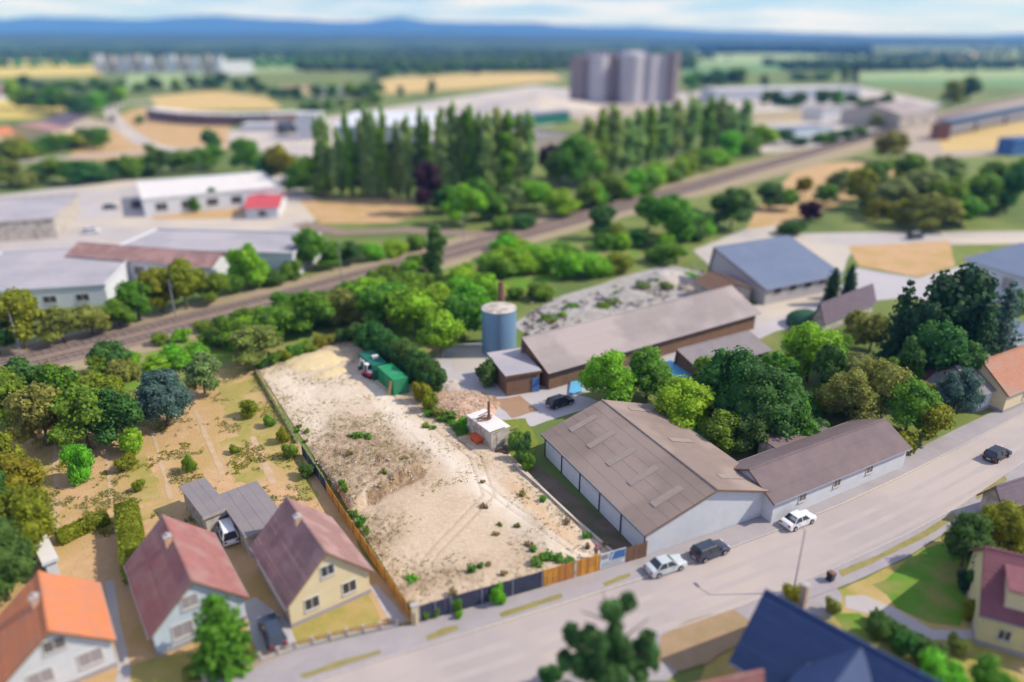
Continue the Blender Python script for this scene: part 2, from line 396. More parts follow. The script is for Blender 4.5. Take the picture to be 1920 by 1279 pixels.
ORD = ['first', 'second', 'third', 'fourth', 'fifth', 'sixth', 'seventh', 'eighth', 'ninth', 'tenth', 'eleventh', 'twelfth', 'thirteenth', 'fourteenth',
       'fifteenth', 'sixteenth', 'seventeenth', 'eighteenth', 'nineteenth', 'twentieth']
def ordinal(i, n):
    if i == 0: return 'leftmost'
    if i == n - 1: return 'rightmost'
    return (ORD[i] + ' from left') if i < n / 2 else (ORD[n - 1 - i] + ' from right')

# ------------------------------------------------------------------ the ground and its sheets
def densify(pts, step, jit):
    out = []
    for i in range(len(pts)):
        a, b = pts[i], pts[(i + 1) % len(pts)]
        L = (b - a).length; k = max(1, int(L / step))
        nrm = Vector((-(b - a).y, (b - a).x, 0)).normalized()
        for j in range(k):
            p = a.lerp(b, j / k)
            w = mnoise.noise(Vector((p.x, p.y, 3.1)) / (step * 3)) + 0.6 * mnoise.noise(Vector((p.x, p.y, 7.7)) / step)
            out.append(p + nrm * (jit * w) if j else p)
    return out
def sheet(name, px, m, z, step=1.5, jit=0.35, world=False):
    pts = [Vector((p[0], p[1], 0)) for p in px] if world else [Vector((*gp(*p)[:2], 0)) for p in px]
    pts = densify(pts, step, jit)
    b = bmesh.new()
    vs = [b.verts.new((p.x, p.y, z)) for p in pts]
    es = [b.edges.new((vs[i], vs[(i + 1) % len(vs)])) for i in range(len(vs))]
    bmesh.ops.triangle_fill(b, use_beauty=True, edges=es)
    bmesh.ops.recalc_face_normals(b, faces=b.faces)
    for f in b.faces:
        if f.normal.z < 0: f.normal_flip()
    me = bpy.data.meshes.new(name); b.to_mesh(me); b.free(); me.materials.append(m)
    return tag(link(name, me), kind='structure')
def strip_pts(px, w):
    """a band of width w metres round a surveyed centre line"""
    P = [Vector((*gp(*p)[:2], 0)) for p in px]
    L, Rr = [], []
    for i, p in enumerate(P):
        d = (P[min(i + 1, len(P) - 1)] - P[max(i - 1, 0)]).normalized(); n = Vector((-d.y, d.x, 0))
        ww = w[i] if isinstance(w, (list, tuple)) else w
        L.append(p + n * ww / 2); Rr.append(p - n * ww / 2)
    return L + Rr[::-1]
def offset_line(P, d):
    out = []
    for i, p in enumerate(P):
        t = (P[min(i + 1, len(P) - 1)] - P[max(i - 1, 0)]).normalized()
        out.append(p + Vector((-t.y, t.x, 0)) * d)
    return out
# ================================================================== SETTING
g = MB(); NG = 48; GS = 17000.0
for j in range(NG + 1):
    for i in range(NG + 1):
        g.v.append((-GS + 2 * GS * i / NG, -3000 + 19000.0 * j / NG, 0.0))
for j in range(NG):
    for i in range(NG):
        a = j * (NG + 1) + i
        g.f.append((a, a + 1, a + NG + 2, a + NG + 1)); g.m.append(0)
tag(g.obj('ground', M['ground'], fix=False), kind='structure')

def ridge(name, pts, dist, m, seed, amp, depthm):
    """rolling wooded hills: skyline heights surveyed on the photograph"""
    nx, ny = 220, 9
    b = MB()
    xs = np.linspace(-dist * 1.15, dist * 1.15, nx)
    kx = [((p[0] - 960) / FPX * dist) for p in pts]; kz = [max(2, ztop(dist, p[1])) for p in pts]
    hz = np.interp(xs, kx, kz)
    for j in range(ny):
        f = math.sin(math.pi * j / (ny - 1)) ** 0.8
        for i in range(nx):
            w = amp * (mnoise.noise(Vector((xs[i] / dist * 14, j * .35, seed))) + .5 * mnoise.noise(Vector((xs[i] / dist * 45, j * .8, seed + 5))))
            b.v.append((xs[i], dist + (j - (ny - 1) / 2) * depthm / ny, max(-4, (hz[i] + w) * f - 3)))
    for j in range(ny - 1):
        for i in range(nx - 1):
            a = j * nx + i
            b.f.append((a, a + 1, a + nx + 1, a + nx)); b.m.append(0)
    return tag(smooth(b.obj(name, m, fix=False)), kind='structure')
ridge('hills', [(-900, 40), (-200, 38), (0, 33), (40, 26), (90, 38), (140, 31), (250, 33), (330, 36), (460, 29), (560, 36), (650, 40), (715, 38), (770, 31), (810, 40), (900, 40), (1000, 42), (1090, 49), (1180, 49),
                (1300, 55), (1420, 60), (1600, 64), (1800, 66), (1850, 61), (1900, 66), (2100, 66), (2800, 60)], 12500, M['hill'], 3.0, 22, 3000)
ridge('hills', [(-900, 62), (0, 60), (300, 61), (600, 62), (800, 63), (1000, 65), (1300, 69), (1600, 70), (1920, 71), (2800, 71)], 5200, M['ridge'], 9.0, 5, 1200)

ridge('hills', [(-900, 74), (0, 75), (200, 73), (420, 76), (700, 76), (950, 79), (1150, 82), (1300, 87), (1420, 93), (1600, 96), (2800, 96)], 3300, M['nearridge'], 15.0, 3, 700)
# ---- far fields and yards
def field(name, px, m, z, step=12, jit=3): return sheet(name, px, m, z, step, jit)
field('field', [(-300, 118), (60, 112), (190, 125), (190, 142), (-300, 150)], M['yellow'], .30)
field('field', [(-300, 190), (60, 180), (140, 188), (125, 208), (60, 222), (-300, 228)], M['yellow'], .12)
field('field', [(240, 138), (380, 136), (380, 160), (230, 170)], M['palecrop'], .22)
field('field', [(280, 182), (400, 170), (500, 182), (530, 205), (300, 208)], M['straw'], .15)
field('field', [(670, 160), (740, 146), (900, 138), (1030, 136), (1060, 150), (900, 165), (690, 178)], M['straw'], .20)
field('field', [(470, 110), (570, 108), (600, 132), (460, 138)], M['palecrop'], .26)
field('field', [(1285, 104), (1450, 100), (1620, 110), (1600, 118), (1290, 122)], M['palecrop'], .34)
field('field', [(1290, 124), (1500, 122), (1520, 132), (1280, 140)], M['crop'], .26)
field('field', [(1600, 140), (1700, 131), (2300, 134), (2300, 146), (1610, 150)], M['palecrop'], .26)
field('field', [(1610, 151), (2300, 147), (2300, 170), (1640, 160)], M['crop'], .22)
field('field', [(1670, 100), (1710, 98), (1715, 106), (1670, 108)], M['straw'], .4)
field('field', [(1770, 99), (1830, 99), (1830, 120), (1770, 118)], M['straw'], .4)
field('field', [(1830, 120), (2300, 112), (2300, 124), (1830, 128)], M['palecrop'], .36)
field('field', [(630, 92), (760, 90), (760, 100), (640, 104)], M['palecrop'], .5)
field('field', [(860, 108), (1000, 106), (1010, 120), (860, 128)], M['crop'], .4)
sheet('yard', [(430, 245), (600, 222), (1000, 160), (1080, 168), (1290, 172), (1290, 200), (1060, 205), (1040, 235), (820, 262), (620, 300), (430, 275)], M['concrete'], .10, 6, 1.2)
sheet('yard', [(1040, 205), (1120, 188), (1260, 200), (1100, 235)], M['dirtyard'], .12, 6, 1.2)
sheet('yard', [(1290, 172), (1600, 160), (1770, 195), (1700, 235), (1600, 265), (1430, 290), (1400, 240)], M['concrete'], .10, 6, 1.2)
# winding country road far left and its sandy banks
sheet('bank', [(150, 240), (270, 200), (400, 215), (460, 262), (380, 300), (120, 300), (170, 262)], M['drygrass'], .06, 4, 1.0)
sheet('road', strip_pts([(395, 292), (330, 285), (270, 268), (235, 245), (215, 225), (205, 205), (225, 195), (290, 188)], 9.0), M['concrete'], .11, 4, .2, world=True)
sheet('road', strip_pts([(-250, 340), (0, 306), (130, 296), (250, 287), (390, 276), (470, 268)], 8.0), M['asphalt'], .09, 4, .2, world=True)
# industrial yard on the left
sheet('yard', [(-300, 400), (0, 366), (240, 338), (530, 326), (590, 372), (620, 400), (560, 430), (545, 480), (430, 512), (260, 546), (90, 578), (-300, 640)], M['concrete'], .05, 3, .5)
sheet('yard', [(-300, 420), (0, 380), (190, 385), (230, 400), (120, 420), (0, 450), (-300, 500)], M['yardgrey'], .08, 3, .5)
sheet('dry_grass', [(270, 398), (330, 382), (430, 378), (500, 395), (430, 410), (290, 412)], M['drygrass'], .08, 2, .4)
sheet('dry_grass', [(560, 375), (760, 372), (800, 400), (740, 418), (600, 420)], M['drygrass'], .07, 2, .4)
sheet('dry_grass', [(640, 360), (790, 352), (1060, 330), (1400, 260), (1440, 280), (1090, 400), (800, 412)], M['ground'], .06, 3, .5)
# railway: sandy shoulders, ballast
RAIL = [(-400, 782), (-120, 722), (0, 690), (150, 655), (300, 618), (450, 580), (600, 541), (750, 500), (900, 458), (1000, 432), (1100, 405), (1200, 378), (1300, 350), (1400, 320), (1480, 298), (1560, 275), (1640, 252), (1740, 226), (1850, 198), (2000, 168), (2300, 128)]
sheet('embankment', strip_pts(RAIL, 19), M['shoulder'], .06, 3, .9, world=True)
sheet('embankment', [(1180, 376), (1300, 372), (1480, 325), (1620, 285), (1660, 262), (1500, 285), (1330, 335)], M['shoulder'], .07, 3, .6)
sheet('yard', [(1640, 262), (1740, 218), (1830, 195), (2200, 150), (2200, 240), (1900, 290), (1700, 300)], M['dirtyard'], .075, 4, .8)
sheet('dry_grass', [(1760, 265), (1850, 235), (1960, 225), (1960, 260), (1860, 280), (1770, 285)], M['straw'], .10, 4, .8)
sheet('railway_bed', strip_pts(RAIL, 10.5), M['ballast'], .10, 3, .35, world=True)
SIDE = [(560, 420), (640, 437), (760, 432), (900, 440), (1000, 428), (1100, 403)]
sheet('railway_bed', strip_pts(SIDE, 6), M['ballast'], .112, 3, .35, world=True)
P_rail = [Vector((*gp(*p)[:2], 0)) for p in RAIL]
def resample(P, step):
    out = [P[0]]; acc = 0
    for a, b in zip(P[:-1], P[1:]):
        L = (b - a).length; d = step - acc
        while d <= L:
            out.append(a.lerp(b, d / L)); d += step
        acc = L - (d - step)
    return out
P_fine = resample(P_rail, 8.0)
for k, off in enumerate((-2.3, 2.3)):
    tr = thing('railway_track', ('nearer' if k == 0 else 'farther') + ' of the two railway tracks on the brown ballast, seen from the vacant plot', 'railway track', (0, 0, 0))
    for s in (-.75, .75):
        b = MB(); L = offset_line(P_fine, off + s)
        for a, c in zip(L[:-1], L[1:]): b.bar(a + Vector((0, 0, .28)), c + Vector((0, 0, .28)), .09, .16)
        b.obj('rail', M['rail'], tr, fix=False)
    b = MB(); L = offset_line(resample(P_rail, 1.3)[:520], off)
    for a, c in zip(L[:-1], L[1:]):
        d = (c - a).normalized(); n = Vector((-d.y, d.x, 0)); q = Vector((0, 0, .17))
        b.bar(a - n * 1.25 + q, a + n * 1.25 + q, .26, .14)
    tag(b.obj('sleeper', M['sleeper'], tr, fix=False), kind='stuff')

# ---- street
NK = [(300, 1372), (560, 1285), (715, 1236), (860, 1192), (1060, 1130), (1190, 1089), (1330, 1042), (1460, 993), (1580, 944), (1690, 893), (1810, 832), (1920, 773), (2300, 560)]
SK = [(880, 1372), (1020, 1285), (1235, 1192), (1400, 1136), (1570, 1066), (1690, 1010), (1790, 957), (1920, 868), (2300, 640)]
NK_w = [Vector((*gp(*p)[:2], 0)) for p in NK]; SK_w = [Vector((*gp(*p)[:2], 0)) for p in SK]
sheet('road', NK_w + SK_w[::-1], M['asphalt'], .020, 4, 0, world=True)
FW = [(150, 1365), (380, 1286), (560, 1219), (775, 1171), (1000, 1108), (1212, 1044), (1330, 1003), (1450, 962), (1580, 908), (1690, 858), (1800, 802), (1920, 746), (2300, 545)]
FW_w = [Vector((*gp(*p)[:2], 0)) for p in FW]
def slab(name, A, B, m, h, base=0.0):
    """raised pavement with a real kerb face between two lines"""
    b = MB(); n = len(A); k = len(B)
    poly = A + B[::-1]
    bmm = bmesh.new()
    vs = [bmm.verts.new((p.x, p.y, base + h)) for p in poly]
    es = [bmm.edges.new((vs[i], vs[(i + 1) % len(vs)])) for i in range(len(vs))]
    bmesh.ops.triangle_fill(bmm, use_beauty=True, edges=es)
    lo = [bmm.verts.new((p.x, p.y, base - .02)) for p in poly]
    for i in range(len(vs)):
        j = (i + 1) % len(vs); bmm.faces.new((vs[i], lo[i], lo[j], vs[j]))
    bmesh.ops.recalc_face_normals(bmm, faces=bmm.faces)
    me = bpy.data.meshes.new(name); bmm.to_mesh(me); bmm.free(); me.materials.append(m)
    return tag(link(name, me), kind='structure')
slab('pavement', FW_w, [p for p in NK_w], M['pave'], .12)
def kerb_line(P, off, n0):
    """kerb stones of pale granite, a long run joined end to end"""
    b = MB()
    L = resample(P, 1.0)
    for a, c in zip(L[:-1], L[1:]):
        d = (c - a).normalized(); b.bar(a + d * .02 + Vector((0, 0, .075)), c - d * .02 + Vector((0, 0, .075)), .18, .15)
    return tag(b.obj('kerb', M['concrete'], fix=False), kind='structure')
kerb_line(offset_line(NK_w, -.10), 0, 0)
kerb_line(offset_line(SK_w, .10), 0, 0)
SP = [(760, 1420), (1010, 1310), (1110, 1279), (1250, 1279), (1330, 1205), (1420, 1160), (1600, 1092), (1700, 1046), (1800, 982), (1860, 940), (1960, 905), (2300, 700)]
slab('pavement', SK_w, [Vector((*gp(*p)[:2], 0)) for p in SP], M['pave'], .115)
for px in ([(560, 1268), (640, 1240), (712, 1220), (716, 1227), (640, 1252), (572, 1274)], [(798, 1195), (830, 1180), (858, 1174), (860, 1183), (830, 1194), (802, 1203)],
           [(935, 1152), (1000, 1130), (1052, 1114), (1056, 1122), (1000, 1141), (940, 1160)], [(1130, 1095), (1160, 1082), (1182, 1076), (1182, 1083), (1160, 1092), (1134, 1102)],
           [(1572, 1072), (1650, 1040), (1740, 992), (1788, 962), (1796, 970), (1740, 1006), (1640, 1056), (1578, 1084)], [(1828, 930), (1860, 908), (1882, 892), (1888, 902), (1860, 922), (1832, 938)]):
    sheet('grass_verge', px, mat('parched verge', (0.30, 0.25, 0.09), (0.22, 0.20, 0.07), .8, .95, .6, 5) if 'verge' not in M else M['verge'], .128, .6, .09)
sheet('dirt_patch', [(1238, 1196), (1290, 1165), (1375, 1144), (1405, 1165), (1390, 1205), (1330, 1245), (1270, 1262), (1230, 1240)], mat('worn brown earth', (0.36, 0.24, 0.15), (0.28, 0.21, 0.11), .5, .95, .6, 4), .124, 1, .3)
# wheel-worn lighter lanes
M['lane'] = mat('polished wheel lane', (0.435, 0.375, 0.35), (0.39, 0.338, 0.325), .35, .88, .2, 10, c3=(0.41, 0.352, 0.335), s3=.12)
for o_ in (-2.2, -4.0, -6.0, -7.6): sheet('road_lane', offset_line(NK_w[1:-1], o_)[:] + offset_line(NK_w[1:-1], o_ - .7)[::-1], M['lane'], .026, 3, .22, world=True)
# bottom right gardens
sheet('garden', [(1420, 1165), (1600, 1094), (1700, 1048), (1800, 984), (1960, 905), (2200, 800), (2200, 1500), (1250, 1500), (1330, 1208)], M['drylawn'], .012, 1.5, .2)
sheet('lawn', [(1635, 1096), (1700, 1050), (1760, 1020), (1830, 1040), (1835, 1120), (1800, 1175), (1740, 1168), (1680, 1140)], M['lawn'], .024, 1.6, .7)
sheet('path', [(1585, 1118), (1620, 1116), (1680, 1142), (1750, 1182), (1845, 1180), (1850, 1196), (1745, 1200), (1660, 1160), (1585, 1140)], M['concrete'], .032, 1, .1)
sheet('lawn', [(1560, 1150), (1610, 1150), (1700, 1210), (1740, 1260), (1700, 1290), (1620, 1230)], M['lawn'], .028, 1, .25)
sheet('path', [(1495, 1130), (1560, 1085), (1580, 1120), (1560, 1160), (1520, 1150)], M['pave'], .036, 1, .1)
# left gardens
sheet('meadow', [(-200, 800), (0, 722), (200, 668), (400, 620), (560, 578), (780, 520), (860, 495), (960, 470), (1190, 430), (1200, 470), (1010, 520), (890, 570), (830, 700), (640, 612), (480, 680), (300, 720), (150, 760), (-200, 860)], M['meadow'], .030, 2, .7)
sheet('meadow', [(820, 500), (960, 462), (1190, 440), (1195, 490), (990, 540), (880, 600), (820, 560)], M['lawn'], .036, 2, .7)
sheet('garden', [(-250, 880), (40, 800), (270, 800), (340, 740), (420, 660), (478, 684), (560, 830), (600, 890), (642, 950), (680, 1040), (780, 1165), (560, 1216), (380, 1284), (100, 1400), (-400, 1500)], M['drygrass'], .022, 1.5, .3)
for px in ([(100, 820), (108, 820), (112, 990), (100, 990)], [(196, 840), (203, 840), (214, 945), (205, 950)], [(282, 810), (289, 808), (326, 935), (317, 938)], [(362, 770), (370, 768), (424, 890), (412, 893)], [(468, 820), (478, 818), (520, 905), (508, 912)]):
    sheet('path', px, M['gardenpath'], .047, .8, .16)
for px in ([(400, 690), (470, 690), (545, 820), (600, 930), (580, 940), (500, 850), (430, 800)], [(230, 850), (272, 850), (300, 935), (250, 945)], [(410, 830), (460, 815), (500, 900), (440, 905)], [(120, 990), (320, 940), (330, 960), (120, 1010)], [(20, 870), (90, 850), (95, 950), (20, 970)]):
    gz = globals().get('gz', .0315) + .0022; sheet('grass', px, M['drylawn'], gz, .9, .7)
sheet('lawn', [(540, 1165), (690, 1112), (715, 1165), (560, 1213)], M['drylawn'], .034, .8, .15)
sheet('lawn', [(240, 1250), (300, 1232), (380, 1220), (390, 1270), (240, 1320)], M['drylawn'], .034, .8, .15)
sheet('driveway', [(455, 1130), (480, 1120), (540, 1165), (560, 1215), (490, 1240), (470, 1190)], M['yardgrey'], .038, .8, .1)
sheet('path', [(692, 1100), (706, 1096), (765, 1165), (735, 1172)], M['concrete'], .040, .8, .1)
sheet('path', [(198, 1090), (212, 1088), (245, 1260), (240, 1330), (212, 1330), (220, 1250)], M['concrete'], .038, .8, .1)
# middle works yard
sheet('yard', [(770, 700), (845, 650), (905, 640), (1000, 700), (1240, 660), (1440, 560), (1600, 530), (1600, 590), (1460, 620), (1300, 700), (1120, 760), (1000, 800), (940, 800), (860, 745)], M['yardgrey'], .046, 2, .4)
sheet('yard', [(960, 610), (1040, 560), (1180, 515), (1260, 496), (1340, 520), (1340, 548), (1180, 590), (1000, 630)], M['gravel'], .050, 1.5, .5)
sheet('yard', [(845, 655), (905, 650), (910, 690), (850, 700)], M['concrete'], .054, 1.5, .3)
sheet('yard', [(925, 752), (975, 742), (1010, 770), (960, 785)], mat('rust-stained earth', (0.36, 0.21, 0.13), (0.30, 0.20, 0.13), .5, .95, .4, 4), .060, 1, .3)
sheet('yard', [(1300, 470), (1420, 420), (1480, 395), (1510, 400), (1440, 440), (1600, 436), (1920, 434), (2000, 440), (2000, 456), (1600, 462), (1560, 560), (1420, 610), (1420, 560), (1330, 500)], M['concrete'], .048, 2, .4)
sheet('dry_grass', [(1590, 462), (1780, 452), (1790, 500), (1720, 520), (1610, 500)], M['drygrass'], .056, 2, .4)
sheet('yard', [(1596, 500), (1720, 522), (1800, 500), (1960, 500), (1960, 570), (1680, 560), (1600, 570)], M['yardgrey'], .058, 2, .4)
sheet('dry_grass', [(1500, 310), (1640, 300), (1700, 330), (1560, 390), (1480, 420), (1400, 430), (1420, 390)], M['drygrass'], .052, 2, .6)
sheet('grass', [(1080, 740), (1300, 690), (1440, 640), (1640, 700), (1740, 790), (1700, 800), (1500, 800), (1380, 850), (1250, 800)], M['ground'], .064, 2, .5)
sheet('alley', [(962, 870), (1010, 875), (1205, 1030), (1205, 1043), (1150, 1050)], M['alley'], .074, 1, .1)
sheet('grass', [(925, 790), (985, 785), (1010, 830), (990, 870), (960, 865)], M['moss'], .068, .7, .2)

# ---- the bare building plot
FLp, FRp, BLp, BRp = (gp(784, 1163), gp(1152, 1046), gp(478, 684), gp(706, 606))
NU, NV = 130, 330
us, vs_ = np.linspace(0, 1, NU), np.linspace(0, 1, NV)
U, V = np.meshgrid(us, vs_)
q = lambda p: np.array([p.x, p.y])
XY = (q(FLp)[None, None] * ((1 - U) * (1 - V))[..., None] + q(FRp) * (U * (1 - V))[..., None] + q(BLp) * ((1 - U) * V)[..., None] + q(BRp) * (U * V)[..., None]).reshape(-1, 2)
def fbm(X, Y, s, seed, o=4):
    z = np.zeros(len(X)); a = 1.0; f = 1 / s
    for k in range(o):
        z += a * np.array([mnoise.noise((x * f, y * f, seed + 7 * k)) for x, y in zip(X, Y)])
        a *= .55; f *= 2.1
    return z
PX, PY = pxy(np.c_[XY, np.zeros(len(XY))])
def blob(cx, cy, rx, ry, rot=0):
    c, s = math.cos(R(rot)), math.sin(R(rot))
    dx, dy = PX - cx, PY - cy
    return np.exp(-(((dx * c + dy * s) / rx) ** 2 + ((-dx * s + dy * c) / ry) ** 2))
def track(pts, w):
    d = np.full(len(PX), 1e9)
    for a, b in zip(pts[:-1], pts[1:]):
        a, b = np.array(a, float), np.array(b, float); t = np.clip(((PX - a[0]) * (b - a)[0] + (PY - a[1]) * (b - a)[1]) / ((b - a) @ (b - a)), 0, 1)
        d = np.minimum(d, np.hypot(PX - a[0] - t * (b - a)[0], PY - a[1] - t * (b - a)[1]))
    return np.exp(-(d / w) ** 2)
n_big = fbm(XY[:, 0], XY[:, 1], 9, 1.0); n_mid = fbm(XY[:, 0], XY[:, 1], 2.2, 4.0); n_fine = fbm(XY[:, 0], XY[:, 1], .7, 8.0, 3)
wx, wy = n_big * 10, n_mid * 6
PX, PY = PX + wx, PY + wy * .6
white = np.maximum.reduce([track([(690, 705), (735, 775), (800, 828), (870, 885), (925, 930), (1000, 1000), (1090, 1035)], 24), .9 * blob(765, 795, 40, 14, 30), .75 * blob(560, 730, 75, 40, 30), .8 * blob(585, 795, 40, 30), .8 * blob(1030, 985, 60, 34, 40), .5 * blob(640, 730, 80, 40, 30)])
scrape = np.clip(1.3 * blob(860, 985, 130, 70, 28), 0, 1)
debris = np.clip(1.6 * np.maximum.reduce([blob(690, 862, 96, 56, 10), blob(640, 885, 56, 74), blob(745, 888, 58, 34, -25), .7 * blob(690, 1000, 45, 60, 60), .6 * blob(655, 800, 55, 20), .55 * blob(830, 1085, 90, 22, -15), .35 * blob(1000, 1010, 50, 60, 40)]), 0, 1)
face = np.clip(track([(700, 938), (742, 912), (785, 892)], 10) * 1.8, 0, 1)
warm = np.clip(np.maximum(.75 * track([(960, 915), (1040, 985), (1085, 1020)], 13), .5 * blob(740, 730, 40, 14, 20)), 0, 1)
PX, PY = PX - wx, PY - wy * .6
L0, L1 = gp(698, 944), gp(796, 886)
ld = (L1 - L0); LL = ld.length; ld.normalize(); ln = Vector((-ld.y, ld.x, 0))
if ln.y < 0: ln = -ln
t_ = (XY[:, 0] - L0.x) * ld.x + (XY[:, 1] - L0.y) * ld.y
s_ = (XY[:, 0] - L0.x) * ln.x + (XY[:, 1] - L0.y) * ln.y + .35 * n_mid
ss = lambda a: (lambda t: t * t * (3 - 2 * t))(np.clip(a, 0, 1))
ruts = np.maximum.reduce([track([(742 + d_, 1135), (800 + d_, 1040), (905 + d_, 930), (880 + d_, 860), (760 + d_, 760), (700 + d_, 715)], 2.2) for d_ in (0, 22)] + [track([(1090, 1035 + d_), (980, 960 + d_), (900, 900 + d_)], 1.8) for d_ in (0, 14)] + [track([(690, 1010 + d_), (800, 1070 + d_), (900, 1100 + d_)], 1.8) for d_ in (0, 12)])
mound = ss(s_ / 1.0) * np.exp(-(np.maximum(s_ - 1, 0) / 8) ** 2) * ss((t_ + 4.0) / 3) * ss((LL + 1.5 - t_) / 2.5)
rough = np.clip(1 - scrape - .6 * white, .12, 1)
Z = .10 + .05 * n_big + rough * (.09 * n_mid + .055 * n_fine) + mound * (.95 + .26 * n_mid + .11 * n_fine) + debris * (.20 * np.abs(n_mid) + .07 * n_fine) - .10 * track([(768, 815), (800, 850)], 3) - .07 * ruts
edge = np.minimum(np.minimum(U, 1 - U) * 24, np.minimum(V, 1 - V) * 70).reshape(-1)
Z = np.maximum(Z * ss((edge + .6) / 1.2) + .02, .075)
b = MB(); b.v = [(float(x), float(y), float(z)) for (x, y), z in zip(XY, Z)]
idx = np.arange(NU * NV).reshape(NV, NU)
b.f = [tuple(r) for r in np.stack([idx[:-1, :-1], idx[:-1, 1:], idx[1:, 1:], idx[1:, :-1]], -1).reshape(-1, 4).tolist()]; b.m = [0] * len(b.f)
plot = smooth(b.obj('bare_plot', M['soil'], fix=False)); tag(plot, kind='structure')
ca = plot.data.color_attributes.new('soil', 'FLOAT_COLOR', 'POINT')
colr = np.ones((len(XY), 4), 'f'); jitter = np.clip(.75 + .45 * n_mid, 0, 1.2)
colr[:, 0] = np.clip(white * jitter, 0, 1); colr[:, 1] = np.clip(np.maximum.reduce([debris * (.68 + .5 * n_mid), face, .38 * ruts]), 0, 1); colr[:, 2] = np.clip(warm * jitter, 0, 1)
colr[:, 3] = np.clip(.50 + .45 * debris - .45 * scrape - .38 * white + .25 * n_big, .05, 1)
ca.data.foreach_set('color', colr.ravel())
Zg = Z.reshape(NV, NU)
def plot_z(p):
    """height of the bare plot under a world point (nearest grid vertex)"""
    i = int(np.argmin((XY[:, 0] - p[0]) ** 2 + (XY[:, 1] - p[1]) ** 2)); return float(Z[i])
# ================================================================== BUILDINGS
def basis(FL, FR, BL, ze):
    a, b_, c = gp(*FL, ze), gp(*FR, ze), gp(*BL, ze)
    d = b_ - a; Wd = d.length; d.normalize(); n = Vector((-d.y, d.x, 0))
    L = (c - a).dot(n)
    return Vector((a.x, a.y, 0)), math.atan2(d.y, d.x), Wd, L
def basis_er(E0, E1, R0, ze, zr, full=False):
    """near eave line (left to right) and the left ridge end: long axis runs with the eave"""
    a, b_, r = gp(*E0, ze), gp(*E1, ze), gp(*R0, zr)
    d = b_ - a; L = d.length; d.normalize(); n = Vector((-d.y, d.x, 0))
    hw = (r - a).dot(n) / (2 if full else 1)
    o = a + n * (2 * hw)
    return Vector((o.x, o.y, 0)), math.atan2(d.y, d.x) - math.pi / 2, 2 * hw, L
def window(parent, x, y, z, w, h, face='-y', pane='winpane', frame='frame', name='window'):
    """a window with frame, recessed pane and sill; face: which way it looks in the house's own axes"""
    f, p, s = MB(), MB(), MB()
    t = .09
    def bx(B, a0, a1, d0, d1, z0, z1):
        if face == '-y': B.box(x + a0, x + a1, y - d1, y - d0, z0, z1)
        elif face == '+y': B.box(x + a0, x + a1, y + d0, y + d1, z0, z1)
        elif face == '-x': B.box(x - d1, x - d0, y + a0, y + a1, z0, z1)
        else: B.box(x + d0, x + d1, y + a0, y + a1, z0, z1)
    bx(f, -w / 2 - t, -w / 2, 0.005, .07, z - t, z + h + t); bx(f, w / 2, w / 2 + t, 0.005, .07, z - t, z + h + t)
    bx(f, -w / 2, w / 2, 0.005, .066, z + h, z + h + t); bx(f, -w / 2, w / 2, 0.005, .066, z - t, z); bx(f, -.03, .03, .012, .06, z, z + h)
    o = f.obj(name, M[frame], parent)
    bx(p, -w / 2, w / 2, 0.004, .03, z, z + h); p.obj('pane', M[pane], o)
    bx(s, -w / 2 - .12, w / 2 + .12, 0.004, .16, z - t - .06, z - t - .002); s.obj('sill', M['concrete'], o)
    return o
def slope(b, x_e, x_r, y0, y1, ze, zr, step, th=.05):
    """overlapping courses laid from eave (x_e, ze) up to ridge (x_r, zr)"""
    Ls = math.hypot(x_r - x_e, zr - ze); n = max(1, int(Ls / step)); dx, dz = (x_r - x_e) / n, (zr - ze) / n
    nx, nz = -(zr - ze) / Ls, (x_r - x_e) / Ls
    if nz < 0: nx, nz = -nx, -nz
    for k in range(n):
        j = rnd.uniform(-.012, .012)
        x0, z0 = x_e + dx * k, ze + dz * k; x1, z1 = x_e + dx * (k + 1.12), ze + dz * (k + 1.12)
        if k == n - 1: x1, z1 = x_r, zr
        u0, u1 = th + (.045 if step < .6 else .018) + j * (1 if step < .6 else .4), th
        P = [(x0, y0, z0), (x1, y0, z1), (x1, y1, z1), (x0, y1, z0)]
        Q = [(x0 + nx * u0, y0, z0 + nz * u0), (x1 + nx * u1, y0, z1 + nz * u1), (x1 + nx * u1, y1, z1 + nz * u1), (x0 + nx * u0, y1, z0 + nz * u0)]
        b.hexa(P, Q)
